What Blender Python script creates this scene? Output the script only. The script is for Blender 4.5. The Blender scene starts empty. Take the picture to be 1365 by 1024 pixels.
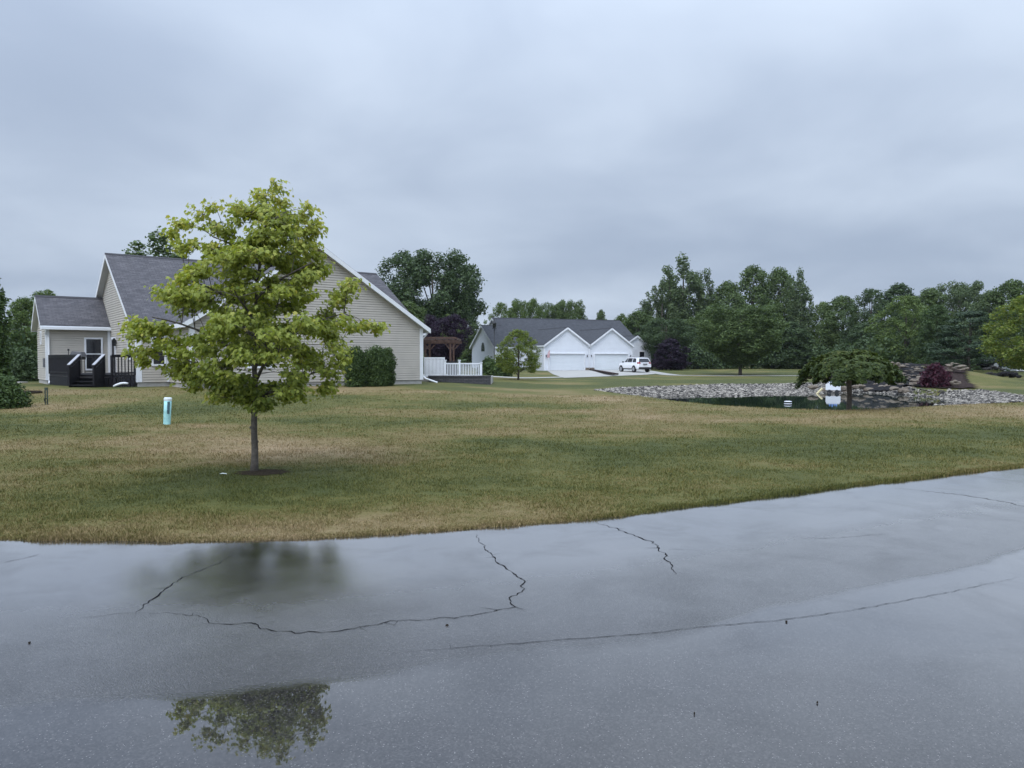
import bpy, math, random
import numpy as np
from mathutils import Vector, Matrix
R = math.radians
SC = bpy.context.scene
COL = SC.collection
random.seed(7)
F = 1020.0; CX = 682.5; CY = 512.0; CAMZ = 1.6
TH = math.atan(32.0 / F)

# ------------------------------------------------------------------ camera
cam = bpy.data.cameras.new("camera"); cam.lens = 36 * F / 1365; cam.sensor_width = 36
cam.clip_start = 0.05; cam.clip_end = 3000
cam_o = bpy.data.objects.new("camera", cam); COL.objects.link(cam_o)
cam_o.location = (0, 0, CAMZ); cam_o.rotation_euler = (math.pi / 2 - TH, 0, 0)
SC.camera = cam_o

# ------------------------------------------------------------------ world, sun, exposure
SUN_EL, SUN_ROT = 52, 205      # degrees; sun behind the camera, a little to the left, veiled by cloud
W = bpy.data.worlds.new("World"); SC.world = W; W.use_nodes = True
nt = W.node_tree; nt.nodes.clear()
def wn(t, **k):
    n = nt.nodes.new(t)
    for a, b in k.items(): setattr(n, a, b)
    return n
def wl(a, b): nt.links.new(a, b)
def wmath(op, a, b=None, c=None, clamp=False):
    n = wn('ShaderNodeMath', operation=op); n.use_clamp = clamp
    for i, v in enumerate((a, b, c)):
        if v is None: continue
        if isinstance(v, (int, float)): n.inputs[i].default_value = v
        else: wl(v, n.inputs[i])
    return n.outputs[0]
out = wn('ShaderNodeOutputWorld')
sky = wn('ShaderNodeTexSky', sky_type='NISHITA'); sky.sun_disc = False
sky.sun_elevation = R(SUN_EL); sky.sun_rotation = R(SUN_ROT); sky.dust_density = 3.0
bgA = wn('ShaderNodeBackground'); bgA.inputs[1].default_value = 0.1; wl(sky.outputs[0], bgA.inputs[0])
geo = wn('ShaderNodeTexCoord')
sep = wn('ShaderNodeSeparateXYZ'); wl(geo.outputs['Generated'], sep.inputs[0])
dx, dy, dz = sep.outputs
zc = wmath('MAXIMUM', dz, 0.0)
den = wmath('ADD', zc, 0.22)
px_ = wmath('DIVIDE', dx, den); py_ = wmath('DIVIDE', dy, den)
cmb = wn('ShaderNodeCombineXYZ'); wl(px_, cmb.inputs[0]); wl(py_, cmb.inputs[1])
def wnoise(scale, detail, off, rough=0.5, dist=0.0):
    m = wn('ShaderNodeMapping'); m.inputs['Location'].default_value = off; wl(cmb.outputs[0], m.inputs[0])
    n = wn('ShaderNodeTexNoise'); n.inputs['Scale'].default_value = scale; n.inputs['Detail'].default_value = detail
    n.inputs['Roughness'].default_value = rough; n.inputs['Distortion'].default_value = dist
    wl(m.outputs[0], n.inputs['Vector']); return n.outputs[0]
n1 = wnoise(0.55, 3.0, (3.1, 1.7, 0), 0.45)
n2 = wnoise(1.7, 4.0, (7.3, 2.2, 0), 0.5, 0.3)
cl = wmath('ADD', wmath('MULTIPLY', n1, 0.7), wmath('MULTIPLY', n2, 0.3))
ramp = wn('ShaderNodeValToRGB'); wl(cl, ramp.inputs[0])
ramp.color_ramp.interpolation = 'EASE'
ramp.color_ramp.elements[0].position = 0.36; ramp.color_ramp.elements[0].color = (0.335, 0.405, 0.535, 1)
ramp.color_ramp.elements[1].position = 0.66; ramp.color_ramp.elements[1].color = (0.53, 0.612, 0.745, 1)
# overcast brightness: brighter overhead and towards the veiled sun
el = wmath('MULTIPLY', wmath('POWER', zc, 2.6), 3.2)
se, ca = math.cos(R(SUN_EL)), math.sin(R(SUN_EL))
sx, sy = math.sin(R(SUN_ROT)) * se, math.cos(R(SUN_ROT)) * se
dot = wmath('ADD', wmath('ADD', wmath('MULTIPLY', dx, sx), wmath('MULTIPLY', dy, sy)), wmath('MULTIPLY', dz, ca))
glow = wmath('MULTIPLY', wmath('POWER', wmath('MAXIMUM', dot, 0.0), 2.0), 1.7)
br = wmath('ADD', wmath('ADD', el, glow), 0.93)
hl = wn('ShaderNodeMixRGB', blend_type='MULTIPLY'); hl.inputs[0].default_value = 1.0
wl(ramp.outputs[0], hl.inputs[1])
cb = wn('ShaderNodeCombineXYZ'); wl(br, cb.inputs[0]); wl(br, cb.inputs[1]); wl(wmath('MULTIPLY', br, 0.985), cb.inputs[2])
wl(cb.outputs[0], hl.inputs[2])
bgB = wn('ShaderNodeBackground'); bgB.inputs[1].default_value = 1.0; wl(hl.outputs[0], bgB.inputs[0])
mx = wn('ShaderNodeMixShader'); mx.inputs[0].default_value = 0.94
wl(bgA.outputs[0], mx.inputs[1]); wl(bgB.outputs[0], mx.inputs[2]); wl(mx.outputs[0], out.inputs[0])

sun = bpy.data.lights.new("sun", 'SUN'); sun.energy = 0.9; sun.angle = R(25); sun.color = (1.0, 0.96, 0.9)
sun_o = bpy.data.objects.new("sun", sun); COL.objects.link(sun_o)
sd = Vector((math.sin(R(SUN_ROT)) * se, math.cos(R(SUN_ROT)) * se, ca))
sun_o.rotation_euler = sd.to_track_quat('Z', 'Y').to_euler()
vs = SC.view_settings; vs.view_transform = 'Standard'; vs.look = 'None'; vs.exposure = 0.3; vs.gamma = 1.0
SC.render.engine = 'CYCLES'
SC.cycles.use_denoising = True
SC.cycles.max_bounces = 6; SC.cycles.diffuse_bounces = 3; SC.cycles.glossy_bounces = 3
SC.cycles.transmission_bounces = 3; SC.cycles.transparent_max_bounces = 4

# ------------------------------------------------------------------ helpers
def P(px, py, d):
    """photo pixel at depth d -> world point"""
    u = (px - CX) / F; v = (CY - py) / F
    y = math.cos(TH) + v * math.sin(TH); z = -math.sin(TH) + v * math.cos(TH)
    return Vector((u / y * d, d, CAMZ + z / y * d))
def X(px, d): return (px - CX) / F * d
def ss(a, b, x):
    t = np.clip((np.asarray(x, float) - a) / (b - a), 0, 1); return t * t * (3 - 2 * t)
_lat = np.random.RandomState(11).rand(256, 256)
def vnoise(x, y):
    x = np.asarray(x, float); y = np.asarray(y, float)
    xi = np.floor(x).astype(int); yi = np.floor(y).astype(int); fx = x - xi; fy = y - yi
    fx = fx * fx * (3 - 2 * fx); fy = fy * fy * (3 - 2 * fy)
    g = lambda a, b: _lat[a % 256, b % 256]
    return (g(xi, yi) * (1 - fx) + g(xi + 1, yi) * fx) * (1 - fy) + (g(xi, yi + 1) * (1 - fx) + g(xi + 1, yi + 1) * fx) * fy
def fbm(x, y, o=4):
    s = 0; a = 0.5; t = 0
    for k in range(o):
        s = s + a * vnoise(x * 2 ** k + 17 * k, y * 2 ** k + 31 * k); t += a; a *= 0.5
    return s / t

def tag(o, label=None, cat=None, group=None, kind=None):
    if label: o['label'] = label
    if cat: o['category'] = cat
    if group: o['group'] = group
    if kind: o['kind'] = kind
    return o
def empty(name, loc=(0, 0, 0), rz=0.0, label=None, cat=None, group=None):
    o = bpy.data.objects.new(name, None); COL.objects.link(o); o.empty_display_size = 0.2
    o.location = loc; o.rotation_euler = (0, 0, rz); return tag(o, label, cat, group)
def link(name, me, mat, parent=None):
    o = bpy.data.objects.new(name, me); COL.objects.link(o)
    for m in (mat if isinstance(mat, (list, tuple)) else [mat]): me.materials.append(m)
    if parent: o.parent = parent
    return o
def np_mesh(name, V, Fc, smooth=False, attrs=None):
    """fast mesh from (N,3) verts and (M,k) faces; attrs: name -> (domain, values)"""
    V = np.asarray(V, np.float32); Fc = np.asarray(Fc, np.int32)
    me = bpy.data.meshes.new(name); me.vertices.add(len(V)); me.vertices.foreach_set('co', V.ravel())
    M, k = Fc.shape
    me.loops.add(M * k); me.loops.foreach_set('vertex_index', Fc.ravel())
    me.polygons.add(M); me.polygons.foreach_set('loop_start', np.arange(0, M * k, k, dtype=np.int32))
    me.polygons.foreach_set('use_smooth', np.full(M, smooth, bool))
    for an, (dom, val) in (attrs or {}).items():
        at = me.attributes.new(an, 'FLOAT', dom); at.data.foreach_set('value', np.asarray(val, np.float32))
    me.update(calc_edges=True); me.validate()
    return me

class MB:
    def __init__(s): s.v = []; s.f = []; s.m = []; s.uv = {}
    def face(s, pts, m=0, uv=None):
        b = len(s.v); s.v += [tuple(p) for p in pts]; s.f.append(tuple(range(b, b + len(pts)))); s.m.append(m)
        if uv: s.uv[len(s.f) - 1] = uv
    def hexa(s, p, m=0):
        """p: 8 corners, bottom ring then top ring (counter-clockwise from above)"""
        b = len(s.v); s.v += [tuple(q) for q in p]
        for f in ((3, 2, 1, 0), (4, 5, 6, 7), (0, 1, 5, 4), (1, 2, 6, 5), (2, 3, 7, 6), (3, 0, 4, 7)):
            s.f.append(tuple(b + i for i in f)); s.m.append(m)
    def box(s, c, d, m=0, rz=0.0, M=None):
        hx, hy, hz = d[0] / 2, d[1] / 2, d[2] / 2
        pts = [(-hx, -hy, -hz), (hx, -hy, -hz), (hx, hy, -hz), (-hx, hy, -hz), (-hx, -hy, hz), (hx, -hy, hz), (hx, hy, hz), (-hx, hy, hz)]
        Q = M if M else Matrix.Rotation(rz, 3, 'Z')
        s.hexa([Vector(c) + Q @ Vector(q) for q in pts], m)
    def box2(s, a, b, m=0):
        s.box([(a[i] + b[i]) / 2 for i in range(3)], [abs(b[i] - a[i]) for i in range(3)], m)
    def bar(s, a, b, w, h, m=0):
        a = Vector(a); b = Vector(b); d = b - a; L = d.length; x = d.normalized()
        y = Vector((0, 0, 1)).cross(x)
        y = y.normalized() if y.length > 1e-4 else Vector((0, 1, 0))
        z = x.cross(y); s.box((a + b) / 2, (L, w, h), m, M=Matrix((x, y, z)).transposed())
    def tube(s, pts, rad, n=8, m=0, cap=True):
        pts = [Vector(p) for p in pts]
        if isinstance(rad, (int, float)): rad = [rad] * len(pts)
        b = len(s.v); up = None
        for i, p in enumerate(pts):
            t = (pts[min(i + 1, len(pts) - 1)] - pts[max(i - 1, 0)])
            t = t.normalized() if t.length > 1e-9 else Vector((0, 0, 1))
            if up is None: up = Vector((1, 0, 0)) if abs(t.x) < 0.8 else Vector((0, 1, 0))
            u = (up - t * up.dot(t)).normalized(); up = u; w = t.cross(u)
            for k in range(n):
                a = 2 * math.pi * k / n; s.v.append(tuple(p + (u * math.cos(a) + w * math.sin(a)) * rad[i]))
        for i in range(len(pts) - 1):
            for k in range(n):
                s.f.append((b + i * n + k, b + i * n + (k + 1) % n, b + (i + 1) * n + (k + 1) % n, b + (i + 1) * n + k)); s.m.append(m)
        if cap:
            s.f.append(tuple(b + k for k in reversed(range(n)))); s.m.append(m)
            s.f.append(tuple(b + (len(pts) - 1) * n + k for k in range(n))); s.m.append(m)
    def prism(s, poly, axis, a, b, m=0):
        """poly in the other two axes (in xyz order), extruded along axis from a to b"""
        def mk(q, t):
            r = list(q); r.insert(axis, t); return tuple(r)
        n = len(poly); lo = [mk(q, a) for q in poly]; hi = [mk(q, b) for q in poly]
        s.face(lo[::-1], m); s.face(hi, m)
        for i in range(n): s.face([lo[i], lo[(i + 1) % n], hi[(i + 1) % n], hi[i]], m)
    def build(s, name, mat, parent=None, smooth=False, bevel=0.0, loc=None):
        me = bpy.data.meshes.new(name); me.from_pydata(s.v, [], s.f); me.polygons.foreach_set('material_index', s.m)
        if s.uv:
            ul = me.uv_layers.new(name='UVMap')
            for fi, uv in s.uv.items():
                for li, q in zip(me.polygons[fi].loop_indices, uv): ul.data[li].uv = q
        if smooth: me.polygons.foreach_set('use_smooth', [True] * len(s.f))
        me.update(); o = link(name, me, mat, parent)
        if loc: o.location = loc
        if bevel:
            md = o.modifiers.new('bevel', 'BEVEL'); md.width = bevel; md.segments = 2; md.limit_method = 'ANGLE'
        return o
def copy_tree(o, parent=None):
    c = o.copy(); COL.objects.link(c)
    if parent: c.parent = parent
    for ch in list(o.children): copy_tree(ch, c)
    return c

# ------------------------------------------------------------------ materials
class NT:
    def __init__(s, name):
        s.mat = bpy.data.materials.new(name); s.mat.use_nodes = True; s.t = s.mat.node_tree
        s.b = s.t.nodes['Principled BSDF']; s.o = s.t.nodes['Material Output']
    def n(s, t, **k):
        q = s.t.nodes.new(t)
        for a, b in k.items(): setattr(q, a, b)
        return q
    def l(s, a, b): s.t.links.new(a, b)
    def put(s, v, sock):
        if hasattr(v, 'is_linked') or hasattr(v, 'links'): s.l(v, sock)
        else: sock.default_value = v
    def math(s, op, a, b=None, clamp=False):
        q = s.n('ShaderNodeMath', operation=op); q.use_clamp = clamp
        s.put(a, q.inputs[0])
        if b is not None: s.put(b, q.inputs[1])
        return q.outputs[0]
    def coord(s, kind='Object', scale=(1, 1, 1)):
        c = s.n('ShaderNodeTexCoord'); m = s.n('ShaderNodeMapping'); m.inputs['Scale'].default_value = scale
        s.l(c.outputs[kind], m.inputs[0]); return m.outputs[0]
    def noise(s, vec, scale, detail=3, rough=0.55, dist=0.0):
        q = s.n('ShaderNodeTexNoise'); q.inputs['Scale'].default_value = scale; q.inputs['Detail'].default_value = detail
        q.inputs['Roughness'].default_value = rough; q.inputs['Distortion'].default_value = dist
        s.l(vec, q.inputs['Vector']); return q.outputs[0]
    def ramp(s, fac, stops, interp='LINEAR'):
        q = s.n('ShaderNodeValToRGB'); s.l(fac, q.inputs[0]); cr = q.color_ramp; cr.interpolation = interp
        while len(cr.elements) < len(stops): cr.elements.new(0.5)
        for e, (p, c) in zip(cr.elements, stops):
            e.position = p; e.color = (c, c, c, 1) if isinstance(c, (int, float)) else (*c, 1)
        return q.outputs[0]
    def mix(s, fac, a, b, mode='MIX'):
        q = s.n('ShaderNodeMixRGB', blend_type=mode); s.put(fac, q.inputs[0])
        for i, v in ((1, a), (2, b)):
            if isinstance(v, tuple): q.inputs[i].default_value = (*v, 1)
            else: s.l(v, q.inputs[i])
        return q.outputs[0]
    def attr(s, name):
        q = s.n('ShaderNodeAttribute'); q.attribute_name = name; return q.outputs['Fac']
    def bump(s, h, strength=0.3, dist=0.01):
        q = s.n('ShaderNodeBump'); q.inputs['Distance'].default_value = dist; s.put(strength, q.inputs['Strength'])
        s.l(h, q.inputs['Height']); s.l(q.outputs[0], s.b.inputs['Normal']); return q
    def set(s, **k):
        for a, v in k.items():
            s.put(v if not (isinstance(v, tuple) and len(v) == 3) else (*v, 1), s.b.inputs[a.replace('_', ' ')])
        return s.mat
def simple(name, col, rough=0.6, var=0.12, scale=6.0, metal=0.0, spec=0.4, bump=0.0):
    t = NT(name); v = t.coord('Object'); f = t.noise(v, scale, 4, 0.6)
    lo = tuple(c * (1 - var) for c in col); hi = tuple(min(1, c * (1 + var)) for c in col)
    t.l(t.ramp(f, [(0.3, lo), (0.7, hi)]), t.b.inputs['Base Color'])
    t.b.inputs['Roughness'].default_value = rough; t.b.inputs['Metallic'].default_value = metal
    t.b.inputs['Specular IOR Level'].default_value = spec
    if bump: t.bump(t.noise(v, scale * 4, 4), bump, 0.02)
    return t.mat
def leaf_mat(name, dark, light, trans=0.35, rough=0.5, tint=None):
    t = NT(name)
    r = t.attr('rnd'); oi = t.n('ShaderNodeObjectInfo')
    f = t.math('ADD', t.math('MULTIPLY', r, 0.85), t.math('MULTIPLY', oi.outputs['Random'], 0.15))
    c = t.ramp(f, [(0.0, dark), (0.75, light), (1.0, tint or light)])
    t.l(c, t.b.inputs['Base Color']); t.b.inputs['Roughness'].default_value = rough
    t.b.inputs['Specular IOR Level'].default_value = 0.2
    tr = t.n('ShaderNodeBsdfTranslucent')
    hs = t.n('ShaderNodeHueSaturation'); hs.inputs['Saturation'].default_value = 1.15; hs.inputs['Value'].default_value = 1.25
    t.l(c, hs.inputs['Color']); t.l(hs.outputs[0], tr.inputs[0])
    ms = t.n('ShaderNodeMixShader'); ms.inputs[0].default_value = trans
    t.l(t.b.outputs[0], ms.inputs[1]); t.l(tr.outputs[0], ms.inputs[2]); t.l(ms.outputs[0], t.o.inputs['Surface'])
    return t.mat
M = {}
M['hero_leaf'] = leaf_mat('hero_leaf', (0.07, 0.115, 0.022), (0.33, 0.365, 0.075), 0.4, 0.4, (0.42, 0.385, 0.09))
M['maple'] = leaf_mat('maple_leaf', (0.042, 0.07, 0.024), (0.118, 0.162, 0.056), 0.3)
M['maple_light'] = leaf_mat('light_maple_leaf', (0.058, 0.094, 0.026), (0.155, 0.205, 0.064), 0.3)
M['maple_dark'] = leaf_mat('dark_maple_leaf', (0.028, 0.05, 0.021), (0.08, 0.116, 0.047), 0.25)
M['poplar'] = leaf_mat('poplar_leaf', (0.046, 0.074, 0.033), (0.13, 0.17, 0.075), 0.3)
M['ash'] = leaf_mat('ash_leaf', (0.05, 0.085, 0.025), (0.14, 0.19, 0.055), 0.35)
M['locust'] = leaf_mat('locust_leaf', (0.06, 0.1, 0.02), (0.19, 0.235, 0.05), 0.4, 0.5, (0.27, 0.26, 0.06))
M['pine'] = leaf_mat('pine_needle', (0.022, 0.042, 0.022), (0.064, 0.096, 0.046), 0.15)
M['willow'] = leaf_mat('willow_leaf', (0.03, 0.056, 0.02), (0.085, 0.125, 0.045), 0.3)
M['plum'] = leaf_mat('plum_leaf', (0.012, 0.008, 0.016), (0.045, 0.028, 0.05), 0.25)
M['maroon'] = leaf_mat('maroon_leaf', (0.018, 0.006, 0.012), (0.075, 0.022, 0.035), 0.25)
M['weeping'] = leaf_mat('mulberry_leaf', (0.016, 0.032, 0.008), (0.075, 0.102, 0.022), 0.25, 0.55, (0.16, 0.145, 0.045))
M['cedar'] = leaf_mat('arborvitae_spray', (0.022, 0.044, 0.013), (0.075, 0.115, 0.032), 0.15)
M['bark'] = simple('bark', (0.075, 0.062, 0.05), 0.9, 0.45, 22, bump=0.6)
M['bark_grey'] = simple('grey_bark', (0.095, 0.082, 0.068), 0.9, 0.4, 18, bump=0.5)
M['white'] = simple('white_trim', (0.72, 0.73, 0.75), 0.5, 0.04, 2)
M['white_fence'] = simple('white_vinyl', (0.74, 0.76, 0.79), 0.4, 0.03, 2)
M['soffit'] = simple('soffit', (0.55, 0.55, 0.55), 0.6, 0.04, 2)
M['beige'] = simple('beige_siding', (0.44, 0.405, 0.352), 0.6, 0.07, 1.2)
M['white_siding'] = simple('white_siding', (0.72, 0.74, 0.78), 0.55, 0.04, 0.8)
M['garage_door'] = simple('garage_door_panel', (0.64, 0.67, 0.7), 0.5, 0.03, 1)
M['concrete'] = simple('concrete', (0.36, 0.345, 0.32), 0.85, 0.15, 3)
M['drive'] = simple('driveway_concrete', (0.33, 0.315, 0.285), 0.8, 0.14, 0.6)
M['glass'] = simple('window_glass', (0.012, 0.013, 0.018), 0.06, 0.1, 1, spec=0.6)
M['black_wood'] = simple('stained_black_wood', (0.009, 0.008, 0.011), 0.6, 0.5, 5, spec=0.3)
M['rail_top'] = simple('weathered_rail', (0.34, 0.34, 0.36), 0.5, 0.1, 4)
M['pergola'] = simple('brown_cedar', (0.085, 0.048, 0.036), 0.75, 0.3, 5)
M['black_metal'] = simple('black_metal', (0.015, 0.015, 0.017), 0.45, 0.2, 5)
M['grey_metal'] = simple('grey_metal', (0.13, 0.13, 0.14), 0.4, 0.15, 5)
M['dark_block'] = None
M['paint_white'] = simple('white_car_paint', (0.78, 0.78, 0.8), 0.18, 0.01, 1, spec=0.6)
M['paint_dark'] = simple('dark_car_paint', (0.02, 0.022, 0.03), 0.2, 0.05, 1, spec=0.6)
M['tyre'] = simple('tyre_rubber', (0.014, 0.014, 0.015), 0.8, 0.2, 8)
M['rim'] = simple('alloy_rim', (0.5, 0.5, 0.52), 0.3, 0.05, 5, metal=0.8)
M['tail'] = simple('red_lens', (0.28, 0.015, 0.015), 0.2, 0.05, 3)
M['plastic'] = simple('black_plastic', (0.02, 0.02, 0.022), 0.6, 0.1, 5)
M['teal'] = simple('faded_teal_plastic', (0.34, 0.62, 0.62), 0.5, 0.22, 9)
M['teal_label'] = simple('worn_label', (0.05, 0.1, 0.12), 0.6, 0.6, 30)
M['cap'] = simple('cap_plastic', (0.62, 0.68, 0.68), 0.5, 0.06, 9)
M['mulch'] = simple('brown_mulch', (0.04, 0.029, 0.026), 0.95, 0.5, 14, spec=0.02, bump=0.8)
M['soil'] = simple('dark_soil', (0.04, 0.032, 0.024), 0.95, 0.5, 25, spec=0.02, bump=0.8)
M['blue'] = simple('blue_plastic', (0.12, 0.24, 0.5), 0.5, 0.2, 6)
M['yellow_wood'] = simple('pale_timber', (0.55, 0.47, 0.27), 0.7, 0.15, 8)
M['red'] = simple('flag_red', (0.45, 0.08, 0.08), 0.8, 0.1, 8)
M['navy'] = simple('flag_blue', (0.05, 0.06, 0.16), 0.8, 0.1, 8)
M['crack'] = simple('crack_filling', (0.007, 0.007, 0.008), 0.85, 0.3, 30, spec=0.1)

def stone_mat(name, lo, mid, hi, scale=3.0):
    t = NT(name); oi = t.n('ShaderNodeObjectInfo'); v = t.coord('Object')
    f = t.noise(v, scale, 5, 0.65)
    r = t.attr('rnd'); g = t.math('ADD', t.math('MULTIPLY', f, 0.35), t.math('MULTIPLY', r, 0.65))
    t.l(t.ramp(g, [(0.2, lo), (0.5, mid), (0.8, hi)]), t.b.inputs['Base Color']); t.b.inputs['Roughness'].default_value = 0.85; t.b.inputs['Specular IOR Level'].default_value = 0.02
    t.bump(t.noise(v, scale * 5, 5), 0.4, 0.03); return t.mat
M['riprap'] = stone_mat('riprap_stone', (0.045, 0.042, 0.04), (0.165, 0.15, 0.132), (0.38, 0.345, 0.295))
M['ledge'] = stone_mat('tan_ledge_stone', (0.18, 0.15, 0.12), (0.44, 0.39, 0.31), (0.64, 0.59, 0.5))
M['dark_stone'] = stone_mat('dark_field_stone', (0.022, 0.021, 0.022), (0.07, 0.064, 0.06), (0.17, 0.155, 0.14))

def shingle_mat(name, a, b, c):
    t = NT(name); uv = t.n('ShaderNodeTexCoord').outputs['UV']
    br_ = t.n('ShaderNodeTexBrick'); t.l(uv, br_.inputs['Vector'])
    br_.inputs['Scale'].default_value = 1.0; br_.inputs['Brick Width'].default_value = 0.34; br_.inputs['Row Height'].default_value = 0.145
    br_.inputs['Mortar Size'].default_value = 0.012; br_.inputs['Bias'].default_value = 0.0
    br_.inputs['Color1'].default_value = (*a, 1); br_.inputs['Color2'].default_value = (*b, 1); br_.inputs['Mortar'].default_value = (*c, 1)
    n = t.noise(uv, 2.2, 5, 0.7); n3 = t.noise(uv, 14, 3, 0.7)
    col = t.mix(0.55, br_.outputs['Color'], t.ramp(n, [(0.3, 0.55), (0.7, 1.45)]), 'MULTIPLY')
    col = t.mix(0.5, col, t.ramp(n3, [(0.3, 0.6), (0.7, 1.5)]), 'MULTIPLY')
    t.l(col, t.b.inputs['Base Color']); t.b.inputs['Roughness'].default_value = 0.85
    t.bump(br_.outputs['Fac'], 0.5, -0.012); return t.mat
M['shingle'] = shingle_mat('grey_shingles', (0.055, 0.052, 0.058), (0.095, 0.088, 0.094), (0.035, 0.033, 0.037))
M['shingle_dark'] = shingle_mat('charcoal_shingles', (0.03, 0.032, 0.038), (0.05, 0.052, 0.06), (0.02, 0.02, 0.024))
def block_mat():
    t = NT('dark_wall_block'); c = t.n('ShaderNodeTexCoord'); mp = t.n('ShaderNodeMapping'); mp.inputs['Rotation'].default_value = (R(90), 0, 0)
    t.l(c.outputs['Object'], mp.inputs[0])
    b = t.n('ShaderNodeTexBrick'); t.l(mp.outputs[0], b.inputs['Vector']); b.inputs['Scale'].default_value = 1.0
    b.inputs['Brick Width'].default_value = 0.3; b.inputs['Row Height'].default_value = 0.1; b.inputs['Mortar Size'].default_value = 0.01
    b.inputs['Color1'].default_value = (0.05, 0.05, 0.055, 1); b.inputs['Color2'].default_value = (0.085, 0.08, 0.085, 1); b.inputs['Mortar'].default_value = (0.015, 0.015, 0.015, 1)
    t.l(b.outputs['Color'], t.b.inputs['Base Color']); t.b.inputs['Roughness'].default_value = 0.9
    t.bump(b.outputs['Fac'], 0.6, -0.02); return t.mat
M['dark_block'] = block_mat()

def lawn_mat(blades):
    t = NT('grass_blades' if blades else 'lawn_turf'); g = t.n('ShaderNodeNewGeometry').outputs['Position']
    mp = t.n('ShaderNodeMapping'); mp.inputs['Scale'].default_value = (0.85, 1, 0.2); t.l(g, mp.inputs[0]); v = mp.outputs[0]
    d = t.attr('dry')
    n1 = t.noise(v, 1.3, 5, 0.65, 0.4); n2 = t.noise(v, 9.0, 4, 0.7); n3 = t.noise(v, 55, 3, 0.7)
    f = t.math('ADD', d, t.math('ADD', t.math('MULTIPLY', t.math('SUBTRACT', n1, 0.5), 0.75), t.math('MULTIPLY', t.math('SUBTRACT', n2, 0.5), 0.6)), )
    if blades:
        f = t.math('ADD', f, t.math('MULTIPLY', t.math('SUBTRACT', t.attr('rnd'), 0.5), 0.5))
    col = t.ramp(f, [(0.0, (0.06, 0.07, 0.018)), (0.33, (0.11, 0.106, 0.028)), (0.6, (0.175, 0.136, 0.055)), (1.0, (0.27, 0.197, 0.11))])
    k = t.ramp(n3, [(0.25, 0.55), (0.75, 1.4)])
    col = t.mix(0.8 if not blades else 0.4, col, k, 'MULTIPLY')
    if blades:
        col = t.mix(1.0, col, t.ramp(t.attr('rnd'), [(0.0, 0.8), (1.0, 1.35)]), 'MULTIPLY')
    t.l(col, t.b.inputs['Base Color']); t.b.inputs['Roughness'].default_value = 0.75 if not blades else 0.55
    t.b.inputs['Specular IOR Level'].default_value = 0.15
    if not blades: t.bump(t.math('ADD', n2, n3), 0.7, 0.04)
    return t.mat
M['lawn'] = lawn_mat(False); M['blades'] = lawn_mat(True)

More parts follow.
